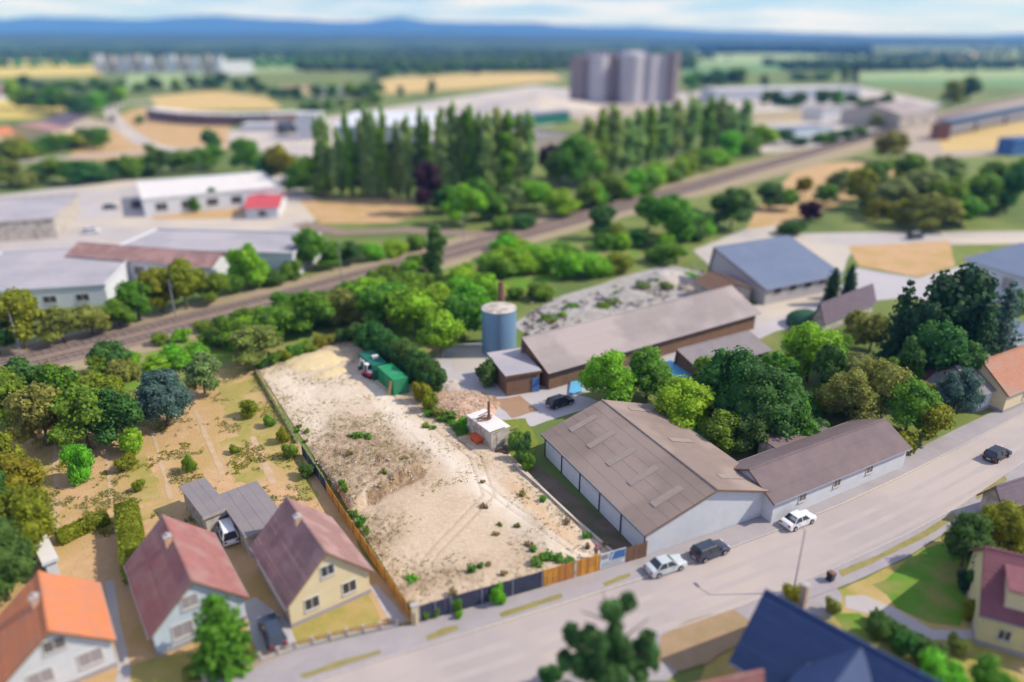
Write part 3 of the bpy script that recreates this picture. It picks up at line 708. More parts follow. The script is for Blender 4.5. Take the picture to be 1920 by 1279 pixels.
def gabled(name, label, cat, bs, ze, rise, wallm, roofm, over=.35, step=.36, wins=(), chim=None, door=None, base=True, group=None, verge=None, roofname='roof_slope', skew=0.5, gut=True):
    o, rz, Wd, L = bs
    t = thing(name, label, cat, o, rz, group)
    wt = .02
    w = MB()
    xr = Wd * skew
    w.extrude_y([(0, 0), (Wd, 0), (Wd, ze), (xr, ze + rise), (0, ze)], 0, L)
    w.obj('wall', M[wallm], t)
    if base:
        p = MB(); p.box(-.05, Wd + .05, -.05, -.006, 0, .5); p.box(-.05, -.006, -.006, L + .05, 0, .5); p.box(Wd + .006, Wd + .05, -.006, L + .05, 0, .5)
        p.obj('plinth', M['pave'], t)
    for sgn in (0, 1):
        m = MB()
        xe = -over if sgn == 0 else Wd + over
        zz = ze - over * rise / (xr if sgn == 0 else Wd - xr) + .03
        slope(m, xe, xr, -over, L + over, zz, ze + rise + .03, step)
        m.obj(roofname, M[roofm], t)
        if gut:
            gm = MB(); xx = xe - .06 if sgn == 0 else xe + .06
            gm.tube((xx, -over, zz - .0), (xx, L + over, zz - .0), .07, n=8); gm.obj('gutter', M['post'], t)
    rm = MB()
    n = max(2, int((L + 2 * over) / .42)); st = (L + 2 * over) / n
    for k in range(n):
        y = -over + k * st
        rm.extrude_y([(xr - .17, ze + rise + .06), (xr + .17, ze + rise + .06), (xr + .09, ze + rise + .17 + .012 * (k % 2)), (xr - .09, ze + rise + .17 + .012 * (k % 2))], y + .01, y + st - .01)
    rm.obj('ridge_tiles', M[verge or roofm], t)
    for y0 in (-over - .03, L + over + .004):
        for sgn in (0, 1):
            bm_ = MB()
            xe = -over if sgn == 0 else Wd + over; zz = ze - over * rise / (xr if sgn == 0 else Wd - xr)
            bm_.hexa([(xe, y0, zz - .14), (xr, y0, ze + rise - .14), (xr, y0 + .026, ze + rise - .14), (xe, y0 + .026, zz - .14)], [(xe, y0, zz + .1), (xr, y0, ze + rise + .1), (xr, y0 + .026, ze + rise + .1), (xe, y0 + .026, zz + .1)])
            bm_.obj('bargeboard', M['wood'], t)
    for (fx, z, ww, hh, face, pane) in wins:
        if face == '-y': window(t, fx * Wd, 0, z, ww, hh, '-y', pane)
        elif face == '+y': window(t, fx * Wd, L, z, ww, hh, '+y', pane)
        elif face == '-x': window(t, 0, fx * L, z, ww, hh, '-x', pane)
        else: window(t, Wd, fx * L, z, ww, hh, '+x', pane)
    if chim:
        for (fx, fy, h) in chim:
            x, y = fx * Wd, fy * L; zr = ze + rise * (1 - abs(fx - skew) / .5)
            c = MB(); c.box(x - .3, x + .3, y - .3, y + .3, zr - .3, zr + h)
            co = c.obj('chimney', M['rubble'], t)
            c2 = MB(); c2.box(x - .37, x + .37, y - .37, y + .37, zr + h + .003, zr + h + .11); c2.tube((x, y, zr + h + .11), (x, y, zr + h + .4), .13); c2.obj('chimney_cap', M['concrete'], co)
    if door:
        x, ww, hh, dm = door
        d = MB(); d.box(x * Wd - ww / 2, x * Wd + ww / 2, -.05, -.004, .02, hh); do = d.obj('door', M[dm], t)
        d = MB(); d.box(x * Wd + ww / 2 - .16, x * Wd + ww / 2 - .1, -.1, -.052, hh * .48, hh * .54); d.obj('handle', M['post'], do)
    return t
def flat(name, label, cat, bs, h, wallm, roofm, slope_=0.0, wins=(), parapet=.0, group=None, over=.25, panels=0, roofname='roof'):
    """flat or mono-pitch building; slope_ = how much the far edge is higher"""
    o, rz, Wd, L = bs
    t = thing(name, label, cat, o, rz, group)
    w = MB(); w.hexa([(0, 0, 0), (Wd, 0, 0), (Wd, L, 0), (0, L, 0)], [(0, 0, h), (Wd, 0, h), (Wd, L, h + slope_), (0, L, h + slope_)])
    w.obj('wall', M[wallm], t)
    m = MB()
    if panels:
        for k in range(panels):
            x0, x1 = -over + (Wd + 2 * over) * k / panels, -over + (Wd + 2 * over) * (k + 1) / panels
            j = rnd.uniform(0, .03)
            m.hexa([(x0 + .01, -over, h + .01), (x1 - .01, -over, h + .01), (x1 - .01, L + over, h + slope_ + .01), (x0 + .01, L + over, h + slope_ + .01)], [(x0 + .01, -over, h + .13 + j), (x1 - .01, -over, h + .13 + j), (x1 - .01, L + over, h + slope_ + .13 + j), (x0 + .01, L + over, h + slope_ + .13 + j)])
    else:
        m.hexa([(-over, -over, h + .01), (Wd + over, -over, h + .01), (Wd + over, L + over, h + slope_ + .01), (-over, L + over, h + slope_ + .01)], [(-over, -over, h + .16), (Wd + over, -over, h + .16), (Wd + over, L + over, h + slope_ + .16), (-over, L + over, h + slope_ + .16)])
    m.obj(roofname, M[roofm], t)
    f = MB(); f.box(-over - .03, Wd + over + .03, -over - .05, -over - .004, h - .12, h + .2); f.obj('fascia', M[wallm], t)
    for (fx, z, ww, hh, face, pane) in wins:
        if face == '-y': window(t, fx * Wd, 0, z, ww, hh, '-y', pane)
        elif face == '-x': window(t, 0, fx * L, z, ww, hh, '-x', pane)
        else: window(t, Wd, fx * L, z, ww, hh, '+x', pane)
    if parapet:
        q_ = MB(); z = h + .165; ov = over
        q_.box(-ov, Wd + ov, -ov, -ov + .2, z, z + parapet); q_.box(-ov, Wd + ov, L + ov - .2, L + ov, z + slope_, z + slope_ + parapet)
        q_.box(-ov, -ov + .2, -ov + .2, L + ov - .2, z, z + parapet); q_.box(Wd + ov - .2, Wd + ov, -ov + .2, L + ov - .2, z, z + parapet)
        q_.obj('parapet', M[wallm], t)
    return t

# ---- the three houses at lower left
gabled('house', 'house with bright orange tiled roof and pale blue-white gable in the bottom left corner', 'house', basis((7, 1276), (205, 1196), (-5, 1163), 3.2), 3.2, 3.1, 'white', 'orange', wins=((.5, 4.15, 1.5, 1.1, '-y', 'winpane'), (.78, 1.4, 1.7, 1.3, '-y', 'shutter'), (.3, 1.4, 1.7, 1.3, '-y', 'shutter'), (.4, 1.2, 1.2, 1.2, '+x', 'winpane')), chim=((.42, .55, .9),))
gabled('house', 'house with red tiled roof and pale blue gable behind the bright green garden tree', 'house', basis((285, 1185), (455, 1115), (253, 1052), 2.9), 2.9, 3.7, 'whiteblue', 'redtile', wins=((.43, 3.9, 1.3, 1.2, '-y', 'shutter'), (.30, 1.15, 1.6, 1.4, '-y', 'shutter'), (.72, 1.15, 1.6, 1.4, '-y', 'winpane'), (.5, 1.2, 1.2, 1.2, '+x', 'winpane')), chim=((.44, .62, 1.0),))
gabled('house', 'cream house with weathered pink-brown roof and three gable windows beside the plot fence', 'house', basis((540, 1130), (690, 1066), (488, 1018), 3.0), 3.0, 3.9, 'cream', 'browntile', wins=((.5, 4.2, 1.2, 1.1, '-y', 'glass'), (.27, 1.25, 1.3, 1.2, '-y', 'glass'), (.74, 1.25, 1.3, 1.2, '-y', 'glass'), (.5, 1.2, 1.2, 1.2, '+x', 'winpane')), chim=((.45, .6, .8),))
sh = flat('shed', 'grey flat-roofed garden shed with a brown door nearest the garden paths', 'shed', basis((384, 970), (426, 953), (360, 911), 2.8), 2.8, 'plaster', 'greyroof', .25, wins=((.4, 1.1, .7, .7, '-x', 'winpane'),), panels=3)
d = MB(); d.box(1.35, 2.75, -.06, -.004, .02, 2.0); d.obj('door', M['rust'], sh)
sh = flat('garage', 'grey-roofed garage between the dark shed and the cream house', 'garage', basis((463, 1006), (535, 977), (437, 926), 2.6), 2.6, 'plaster', 'greyroof', .3, panels=4)
d = MB(); d.box(.9, 3.3, -.06, -.004, .02, 2.15); d.obj('garage_door', M['shutter'], sh)
# small lean-to behind the orange house
flat('shed', 'small pale blue lean-to behind the orange-roofed house', 'shed', basis((84, 1056), (104, 1048), (70, 1000), 2.2), 2.2, 'whiteblue', 'flatroof', .1)

# ---- the hall beside the plot
HB = basis((1212, 996), (1448, 918), (990, 822), 3.3)
o, rz, Wd, L = HB
hall = gabled('storage_hall', 'big storage hall with grey-brown roof, skylight strips and white street gable beside the plot', 'hall', HB, 3.3, 2.7, 'white', 'hallroof', over=.45, step=1.55, base=False, roofname='roof_slope')
for k in range(5):
    y = L * (.09 + .2 * k)
    for side in (0, 1):
        if side and k % 2: continue
        b = MB(); x0, x1 = (Wd * .14, Wd * .36) if side == 0 else (Wd * .86, Wd * .66)
        f = lambda x: 3.3 + 2.7 * (1 - abs(x / Wd - .5) / .5) + .03
        b.hexa([(min(x0, x1), y, f(min(x0, x1)) + .1), (max(x0, x1), y, f(max(x0, x1)) + .1), (max(x0, x1), y + .95, f(max(x0, x1)) + .1), (min(x0, x1), y + .95, f(min(x0, x1)) + .1)],
               [(min(x0, x1), y, f(min(x0, x1)) + .135), (max(x0, x1), y, f(max(x0, x1)) + .135), (max(x0, x1), y + .95, f(max(x0, x1)) + .135), (min(x0, x1), y + .95, f(min(x0, x1)) + .135)])
        b.obj('skylight', M['skylight'], hall)
nbay = 5
for k in range(nbay + 1):
    b = MB(); y = min(max(L * k / nbay, .02), L - .02); b.box(-.17, -.03, y - .07, y + .07, 0, 3.25); b.obj('post', M['darksteel'], hall)
for k in range(nbay):
    y0, y1 = L * k / nbay + .1, L * (k + 1) / nbay - .1
    b = MB()
    for r in range(3):
        z0 = .06 + r * 1.02; b.box(-.06 - .012 * (r % 2), -.004, y0, y1, z0, z0 + 1.0)
    b.obj('wall_panel', M['white'], hall)
b = MB(); b.box(-.2, -.02, -.35, L + .3, 3.26, 3.42 - .14); b.bar((-.47, -.45, 3.08), (-.47, L + .45, 3.08), .12, .2); b.obj('eave_beam', M['darksteel'], hall)

# long low building on the street beyond it
LB = basis_er((1452, 940), (1702, 838), (1372, 893), 3.0, 5.0)
gabled('street_building', 'long low building with dark brown roof and white street wall right of the storage hall', 'building', LB, 3.0, 2.0, 'white', 'darkroof', over=.35, step=1.4, wins=tuple((f, 1.5, 1.1, .9, '+x', 'winpane') for f in (.2, .45, .7)), base=False)
flat('shed', 'low dark brown shed roof among the trees behind the long street building', 'shed', basis((1468, 850), (1560, 812), (1452, 815), 2.7), 2.7, 'plaster', 'darkroof', .5, panels=3)

# long open works shed, second shed, loading shed, tank
gabled('works_shed', 'long open works shed with lilac-grey roof between the gravel yard and round trees', 'shed', basis_er((1030, 694), (1418, 585), (994, 629), 3.4, 6.4, True), 3.4, 3.0, 'wood', 'longroof', skew=.04, over=.6, step=1.5, base=False)
gabled('works_shed', 'short grey-roofed shed just in front of the right end of the long shed', 'shed', basis_er((1312, 692), (1442, 655), (1270, 655), 3.0, 4.4, True), 3.0, 1.4, 'wood', 'greyroof', skew=.04, over=.4, step=1.3, base=False)
sh = flat('loading_shed', 'small brown shed with pale flat roof at the left end of the long shed', 'shed', basis((950, 706), (1012, 696), (930, 664), 3.4), 3.4, 'wood', 'yardroof', .2)
b = MB(); b.box(4.1, 5.2, -.12, -.01, .1, 2.4); b.obj('door', M['bluepaint'], sh)
tp = gp(936, 658); tk = thing('storage_tank', 'round blue-grey steel tank standing beside the long shed', 'tank', tp)
hT = ztop(tp.y, 578) ; rT = 32 / FPX * depth(tp)
b = MB(); prof = []
for k in range(9):
    z = hT * k / 8; prof = [(rT, 0), (rT, hT)]
b.lathe(prof, 72); b.obj('shell', M['tank'], tk)
b = MB(); b.lathe([(rT + .06, hT - .02), (rT + .06, hT + .1), (rT * .6, hT + .35), (.3, hT + .6)], 40); b.obj('tank_roof', M['plaster'], tk)
b = MB()
for k in range(14): b.bar((-.25 + .0, -rT - .25, .5 + k * .6), (.25, -rT - .25, .5 + k * .6), .05)
b.bar((-.25, -rT - .25, .2), (-.25, -rT - .25, hT + .6), .06); b.bar((.25, -rT - .25, .2), (.25, -rT - .25, hT + .6), .06); b.obj('ladder', M['post'], tk)
cp = gp(940, 640); ch = thing('chimney_stack', 'rust-red tapered stack rising just behind the blue-grey tank', 'chimney', cp)
zc = ztop(cp.y, 528)
b = MB(); b.tube((0, 0, 0), (0, 0, zc * .62), 1.0, .8, 14); b.obj('base', M['plaster'], ch)
b = MB(); b.tube((0, 0, zc * .62 + .002), (0, 0, zc), .72, .45, 14); b.obj('flue', M['rust'], ch)
tag(MB().hexa([tuple(gp(1245, 700, 0)), tuple(gp(1300, 720, 0)), tuple(gp(1290, 690, 0)), tuple(gp(1252, 676, 0))], [tuple(gp(1245, 698, 1.6)), tuple(gp(1300, 718, 1.2)), tuple(gp(1290, 688, 1.5)), tuple(gp(1252, 674, 2.0))]).obj('tarpaulin', M['skyblue']), 'blue tarpaulin cover in front of the short grey-roofed shed', 'tarpaulin')
tag(MB().hexa([tuple(gp(1066, 740, 0)), tuple(gp(1092, 734, 0)), tuple(gp(1090, 712, 0)), tuple(gp(1070, 716, 0))], [tuple(gp(1066, 740, .35)), tuple(gp(1092, 734, .3)), tuple(gp(1090, 712, .4)), tuple(gp(1070, 716, .45))]).obj('tarpaulin', M['skyblue']), 'light blue tarpaulin beside the bright round trees at the yard', 'tarpaulin')

# blue-grey works hall and the pale blue hall
gabled('works_hall', 'wide works hall with blue-grey steel roof behind the gravel yard', 'hall', basis_er((1437, 541), (1577, 514), (1352, 458), 3.6, 8.4, True), 3.6, 4.6, 'yardgrey', 'steelroof', skew=.05, over=.5, step=2.2, base=False, wins=tuple((f, 2.0, 2.0, 1.2, '+x', 'glass') for f in (.15, .35, .55, .75)))
gabled('warehouse', 'warehouse with pale blue metal roof at the right edge of the photograph', 'warehouse', basis_er((1812, 486), (1990, 540), (1850, 440), 5.0, 7.0), 5.0, 2.0, 'white', 'skyblue' if False else 'steelroof', over=.5, step=2.2, base=False, wins=tuple((f, 1.2, 2.6, 2.6, '+x', 'shutter') for f in (.2, .5, .8)))
gabled('house', 'house with purple-grey roof half hidden left of the tall conifers', 'house', basis_er((1545, 598), (1640, 560), (1570, 560), 3.0, 5.4), 3.0, 2.6, 'plaster', 'purple', step=.5, wins=((.5, 1.2, 1.2, 1.1, '+x', 'winpane'),))
gabled('house', 'house with orange tiled roof at the right edge above the street', 'house', basis_er((1890, 738), (2010, 690), (1880, 664), 3.2, 6.6), 3.2, 3.4, 'cream', 'dullorange', step=.45, wins=((.3, 1.2, 1.2, 1.2, '+x', 'winpane'), (.7, 1.2, 1.2, 1.2, '+x', 'winpane')))
gabled('house', 'grey-roofed house with pale walls left of the orange-roofed street house', 'house', basis_er((1838, 738), (1896, 715), (1815, 682), 3.2, 5.6), 3.2, 2.6, 'white', 'greyroof', step=.45, wins=((.5, 1.2, 1.2, 1.2, '+x', 'winpane'), (.5, 1.2, 1.0, 1.2, '-y', 'winpane')))
gabled('house', 'small house with dark red gable among dark trees at the right', 'house', basis((1730, 712), (1790, 700), (1735, 680), 3.0), 3.0, 2.2, 'white', 'maroon', step=.45, wins=((.5, 1.2, 1.1, 1.1, '-y', 'winpane'),))
flat('shed', 'pale blue-grey flat roof between the dark conifers and the orange-roofed house', 'shed', basis((1872, 640), (1960, 625), (1868, 612), 3.0), 3.0, 'white', 'steelroof', .3)
gabled('shed', 'small brown-roofed shed left of the wide blue-grey works hall', 'shed', basis((1345, 548), (1408, 540), (1338, 522), 3.2), 3.2, 1.6, 'plaster', 'wood', step=1.0, base=False)
p = gp(1510, 610); dm = thing('tent', 'dark green domed tent roof at the far end of the long shed', 'tent', p, .4)
b = MB(); prof = [(3.5, 0), (3.5, 1.3), (3.2, 1.8), (2.4, 2.4), (1.4, 2.8), (.3, 2.95)]; b.lathe(prof, 20); smooth(b.obj('canopy', mat('dark green canvas', (0.018, 0.075, 0.035), (0.024, 0.09, 0.04), .6, .8), dm))
b = MB(); [b.tube((3.6 * math.cos(k * math.pi / 3), 3.6 * math.sin(k * math.pi / 3), 0), (3.6 * math.cos(k * math.pi / 3), 3.6 * math.sin(k * math.pi / 3), 1.4), .06) for k in range(6)]; b.obj('tent_pole', M['post'], dm)

# ---- bottom right houses
zr, ze = 7.4, 3.4
a, c, e = gp(1443, 1112, zr), gp(1722, 1262, zr), gp(1386, 1240, ze)
d = (c - a).normalized(); nrm = Vector((d.y, -d.x, 0))
if nrm.dot(e - a) < 0: nrm = -nrm
hw = abs((e - a).dot(nrm)); Ln = (c - a).length + 2.0
o = Vector((a.x, a.y, 0)) + nrm * hw
# long axis along d; x axis of the house = d rotated by -90 degrees
xax = Vector((d.y, -d.x, 0))
if (xax - nrm).length > .1: o = Vector((a.x, a.y, 0)) - xax * hw
else: o = Vector((a.x, a.y, 0)) - xax * hw
nh = gabled('house', 'house with large navy blue slate roof at the bottom right beside the street', 'house', (o, math.atan2(xax.y, xax.x), 2 * hw, Ln), ze, zr - ze, 'cream', 'navy', over=.4, step=.4, wins=((.5, 4.2, 1.2, 1.2, '-y', 'winpane'),), base=False)
# cross gable on the camera side
b = MB(); yc = Ln * .56; hwg = 3.0; rr = zr - .25; xo = 2 * hw + 2.2
side = 1
zl = rr - 1.9
b.hexa([(hw, yc - .02, rr), (xo, yc - .02, rr), (xo, yc - hwg, zl), (hw + 3.6, yc - hwg, zl)], [(hw, yc - .02, rr + .12), (xo, yc - .02, rr + .12), (xo, yc - hwg, zl + .12), (hw + 3.6, yc - hwg, zl + .12)])
b.hexa([(hw, yc + .02, rr), (hw + 3.6, yc + hwg, zl), (xo, yc + hwg, zl), (xo, yc + .02, rr)], [(hw, yc + .02, rr + .12), (hw + 3.6, yc + hwg, zl + .12), (xo, yc + hwg, zl + .12), (xo, yc + .02, rr + .12)])
b.obj('cross_gable_roof', M['navy'], nh)
b = MB(); b.add([(xo - .4, yc - hwg + .3, 0), (xo - .4, yc + hwg - .3, 0), (xo - .4, yc + hwg - .3, zl + .1), (xo - .4, yc, rr - .05), (xo - .4, yc - hwg + .3, zl + .1), (hw + 1, yc - hwg + .3, 0), (hw + 1, yc + hwg - .3, 0), (hw + 1, yc + hwg - .3, zl + .1), (hw + 1, yc, rr - .05), (hw + 1, yc - hwg + .3, zl + .1)],
      [(0, 1, 2, 3, 4), (9, 8, 7, 6, 5), (0, 5, 6, 1), (1, 6, 7, 2), (4, 9, 5, 0)]); wgo = b.obj('cross_gable_wall', M['cream'], nh)
b = MB(); b.box(hw * .35, hw * .35 + .5, 1.6, 2.1, zr - 2.0, zr + .35); co = b.obj('chimney', M['rubble'], nh)
b = MB(); b.box(hw * .35 - .05, hw * .35 + .55, 1.55, 2.15, zr + .352, zr + .44); b.obj('chimney_cap', M['concrete'], co)
# yellow house on the right edge
yh = gabled('house', 'pale yellow house with maroon tiled roof and small round-topped dormer at the right edge', 'house', basis_er((1846, 1148), (2010, 1192), (1885, 1036), 3.6, 7.2), 3.6, 3.6, 'yellowwall', 'maroon', over=.35, step=.4, wins=((.3, 1.3, .9, 1.0, '+x', 'glass'), (.65, 1.3, 1.2, 1.2, '+x', 'winpane')), base=True)
oy, ry, Wy, Ly = basis_er((1846, 1148), (2010, 1192), (1885, 1036), 3.6, 7.2)
b = MB(); b.box(Wy * .66, Wy * .93, Ly * .22, Ly * .8, 4.2, 6.1); dw = b.obj('dormer', M['cream'], yh)
b = MB(); b.hexa([(Wy * .60, Ly * .2, 6.5), (Wy * .96, Ly * .2, 6.11), (Wy * .96, Ly * .82, 6.11), (Wy * .60, Ly * .82, 6.5)], [(Wy * .60, Ly * .2, 6.66), (Wy * .96, Ly * .2, 6.27), (Wy * .96, Ly * .82, 6.27), (Wy * .60, Ly * .82, 6.66)]); b.obj('dormer_roof', M['maroon'], dw)
gabled('outbuilding', 'outbuilding with dark purple-grey roof by the verge at the right edge', 'outbuilding', basis_er((1882, 946), (2010, 905), (1893, 905), 2.8, 4.4), 2.8, 1.6, 'plaster', 'purple', step=.45, wins=((.3, 1.2, 1.0, 1.0, '+x', 'winpane'),))
gabled('house', 'red tiled roof corner of a house at the bottom edge between pine and navy roof', 'house', basis_er((1275, 1352), (1425, 1318), (1296, 1288), 3.6, 6.0), 3.6, 2.4, 'cream', 'redtile', step=.4, wins=((.5, 1.2, 1.1, 1.1, '+x', 'winpane'),))

# ---- industrial estate on the left
flat('warehouse', 'long white-roofed warehouse at the back of the left industrial yard', 'warehouse', basis_er((267, 376), (525, 353), (250, 344), 5.0, 5.0, True), 5.0, 'white', 'flatroof', 0, parapet=.5, panels=6, wins=tuple((f, 1.6, 3.2, 2.2, '+x', 'glass') for f in (.12, .3, .48, .66, .84)))
gabled('pavilion', 'small pavilion with bright red metal roof by the white warehouse', 'pavilion', basis_er((460, 390), (520, 388), (466, 368), 3.4, 5.0), 3.4, 1.6, 'white', 'redroof', step=1.2, over=.6, base=False, wins=((.5, .8, 2.2, 1.6, '+x', 'glass'),))
flat('warehouse', 'wide grey flat-roofed warehouse behind the red-brown roof', 'warehouse', basis_er((214, 468), (548, 478), (214, 430), 5.6, 5.6, True), 5.6, 'white', 'yardroof', .0, parapet=.4, panels=8)
gabled('workshop', 'low workshop with long red-brown tiled roof in the left industrial yard', 'workshop', basis_er((127, 478), (395, 500), (148, 455), 4.6, 6.4), 4.6, 1.8, 'white', 'browntile', step=.9, over=.4, base=False, wins=tuple((f, 1.4, 2.6, 1.8, '+x', 'glass') for f in (.12, .3, .5, .7, .88)))
flat('warehouse', 'low grey flat-roofed store at the left edge above the railway trees', 'warehouse', basis_er((-120, 556), (196, 536), (-110, 482), 4.0, 4.0, True), 4.0, 'white', 'yardroof', .0, parapet=.35, panels=8, wins=tuple((f, 1.2, 2.4, 1.4, '+x', 'glass') for f in (.45, .65, .85)))
flat('warehouse', 'dark grey flat roof at the left edge behind the yard', 'warehouse', basis_er((-200, 432), (100, 412), (-200, 388), 5, 5, True), 5.0, 'plaster', 'yardroof', .0, parapet=.35, panels=7)
# black hall behind the poplars
def blockhall(name, label, cat, pl, pr_, ptop, deep, wallm, roofm, wins=(), nbx=0):
    """hall given by its base corners towards the camera and the top of its front wall"""
    a, b_ = gp(*pl), gp(*pr_); h = ztop((a.y + b_.y) / 2, ptop); d = b_ - a; Wd = d.length
    t = flat(name, label, cat, (Vector((a.x, a.y, 0)), math.atan2(d.y, d.x), Wd, deep), h, wallm, roofm, 0, wins=wins, parapet=.6, panels=max(1, nbx))
    return t
bh = blockhall('production_hall', 'tall black-clad hall with white roof band behind the poplar row', 'hall', (640, 352), (815, 350), 272, 55, 'black', 'flatroof', nbx=6)
a, b_ = gp(640, 352), gp(815, 350); h0 = ztop(a.y, 272); h1 = ztop(a.y + 2, 236)
Wd = (b_ - a).length
b = MB(); b.box(-1, Wd * .98, -.4, -.05 + 54, h0 + .85, h0 + 6.5); b.obj('upper_cladding', M['white'], bh)
for k in range(9):
    b = MB(); x = Wd * (k + .5) / 9; b.box(x - .12, x + .12, -.22, -.05, 0.1, h0 - .2); b.obj('cladding_rib', M['darksteel'], bh)
blockhall('production_hall', 'grey low hall with flat roof right of the black hall behind poplars', 'hall', (830, 330), (1080, 300), 268, 40, 'plaster', 'greyroof', nbx=6)
blockhall('office_block', 'small white block left of the poplars at the access road', 'office', (560, 262), (598, 262), 216, 14, 'white', 'flatroof', nbx=2)
# curved storage wall on the left
for k, (w, ml, lbl) in enumerate(((0, 'darkroof', 'dark curved conveyor gallery sweeping around the straw-coloured field'), )):
    P = [Vector((*gp(*p)[:2], 0)) for p in [(288, 222), (310, 226), (350, 231), (400, 234), (450, 235), (500, 234), (560, 230)]]
    t = thing('conveyor_gallery', lbl, 'gallery', P[0]); b, r_ = MB(), MB()
    for p0, p1 in zip(P[:-1], P[1:]):
        p0, p1 = p0 - P[0], p1 - P[0]; b.bar(p0 + Vector((0, 0, 3.0)), p1 + Vector((0, 0, 3.0)), 8, 6.0); r_.bar(p0 + Vector((0, 0, 6.5)), p1 + Vector((0, 0, 6.5)), 9.5, .8)
    b.obj('wall', M['darkroof'], t, fix=False); r_.obj('roof', M['flatroof'], t, fix=False)
P = [Vector((*gp(*p)[:2], 0)) for p in [(830, 250), (900, 246), (980, 238), (1060, 228)]]
t = thing('conveyor_gallery', 'teal-grey gallery in front of the spoil heap behind the poplars', 'gallery', P[0]); b, r_ = MB(), MB()
for p0, p1 in zip(P[:-1], P[1:]):
    p0, p1 = p0 - P[0], p1 - P[0]; b.bar(p0 + Vector((0, 0, 3.0)), p1 + Vector((0, 0, 3.0)), 7, 6.0); r_.bar(p0 + Vector((0, 0, 6.5)), p1 + Vector((0, 0, 6.5)), 8.5, .8)
b.obj('wall', M['teal'], t, fix=False); r_.obj('roof', M['steelroof'], t, fix=False)
# silo complex
so_ = gp(1165, 192); sc = thing('silo_complex', 'tall concrete silo cluster with domed centre tower on the horizon', 'silo', so_)
dS = depth(so_); k1 = dS / FPX
def cyl(px0, px1, ptop, yoff, m, dome=0, pb=190):
    r_ = (px1 - px0) / 2 * k1; x = ((px0 + px1) / 2 - 1165) * k1
    h = ztop(so_.y + yoff, ptop)
    b = MB(); b.lathe([(r_, 0), (r_, h * .5), (r_ + .25, h * .5 + .01), (r_ + .25, h * .5 + .5), (r_, h * .5 + .51), (r_, h)] + ([(r_ * .95, h + dome * .4), (r_ * .75, h + dome * .75), (r_ * .4, h + dome * .95), (.3, h + dome)] if dome else [(r_ * .98, h + .5)]), 28, (x, yoff))
    o = b.obj('silo', m, sc); return smooth(o) if False else o
cyl(1070, 1106, 106, 4, M['silodark']); cyl(1100, 1136, 105, -4, M['silo']); cyl(1130, 1160, 106, 3, M['silodark'])
cyl(1156, 1200, 105, -6, M['silo'], 4.0); cyl(1194, 1228, 105, -2, M['silo']); cyl(1222, 1248, 104, 2, M['silo']); cyl(1244, 1268, 99, 0, M['silodark'])
b = MB(); b.box(-42, 40, 12, 22, 0, ztop(so_.y + 12, 112)); b.obj('rear_block', M['silodark'], sc)
b = MB(); b.box(-30, 20, 4, 12, ztop(so_.y, 106) + .6, ztop(so_.y, 101) + 1.5); b.obj('top_gallery', M['silo'], sc)
for x in np.linspace(-26, 16, 9):
    b = MB(); b.box(x - .9, x + .9, 3.9, 3.98, ztop(so_.y, 106) + 1.0, ztop(so_.y, 101) + .8); b.obj('window', M['glass'], sc)
# pale industrial sheds, right of the silos
for i, (pl, pr_, pt, dp, wm, rm, lb) in enumerate((
    ((1340, 190), (1610, 186), 168, 30, 'white', 'flatroof', 'long pale hall right of the silos behind the rail yard'),
    ((1405, 232), (1500, 228), 210, 18, 'cream', 'flatroof', 'pale low works building in the yard beyond the poplars'),
    ((1540, 228), (1615, 222), 205, 16, 'white', 'greyroof', 'white works building at the right end of the far yard'),
    ((1490, 262), (1560, 255), 243, 14, 'whiteblue', 'steelroof', 'blue-grey roofed shed beside the railway in the far yard'),
    ((415, 140), (475, 138), 116, 20, 'white', 'flatroof', 'white hall at the right end of the distant block row'),
    ((455, 245), (560, 245), 236, 14, 'white', 'flatroof', 'low white shed beside the far access road'),
    ((530, 180), (600, 178), 164, 16, 'cream', 'redroof', 'far low building with faded red roof in front of the straw field'),
    ((600, 184), (650, 182), 168, 14, 'white', 'maroon', 'far white house with dark red roof near the straw field'))):
    blockhall('industrial_shed', lb, 'shed', pl, pr_, pt, dp, wm, rm, nbx=5)
for i in range(11):
    x0 = 178 + i * 22.5
    blockhall('apartment_block', f'distant white slab block, {ordinal(i, 11)} in the row on the left horizon', 'apartment block', (x0, 136 + .1 * i), (x0 + 13 + (i * 5 % 4), 136 + .1 * i), 104 + (i % 3) * 2, 12, ('white', 'plaster', 'white', 'concrete')[i % 4], 'greyroof', nbx=2)['group'] = 'white slab blocks on the left horizon'
gabled('industrial_shed', 'pinkish grey works building beyond the rail yard at the right', 'works building', basis_er((1690, 216), (1758, 208), (1688, 190), 8, 13), 8, 5, 'plaster', 'longroof', step=2.5, base=False, wins=((.3, 2, 3, 2.5, '+x', 'glass'), (.7, 2, 3, 2.5, '+x', 'glass')))
# blue footbridge over the tracks
p0, p1 = gp(1762, 262), gp(2010, 205); p0.z = p1.z = 0
fb = thing('footbridge', 'covered blue footbridge crossing the rail yard at the right', 'footbridge', p0)
v = p1 - p0; hB = 6.0
b = MB(); b.bar(Vector((0, 0, hB + 1.5)), v + Vector((0, 0, hB + 1.5)), 5, 3.6); b.obj('deck', M['bridgeblue'], fb)
b = MB(); b.bar(Vector((0, 0, hB + 3.2)), v + Vector((0, 0, hB + 3.2)), 6.5, .5); b.obj('canopy', M['bridgeblue'], fb)
for k in range(6):
    b = MB(); q_ = v * (k / 5.0); b.box(q_.x - .5, q_.x + .5, q_.y - .5, q_.y + .5, 0, hB); b.obj('pier', M['rust'], fb)
b = MB(); b.box(-4, 3, -3, 3, 0, 8.5); b.obj('stair_tower', M['rust'], fb)
blockhall('container_stack', 'blue container shed at the right edge by the rail yard', 'shed', (1896, 292), (1990, 285), 262, 8, 'bluepaint', 'bluepaint', nbx=3)
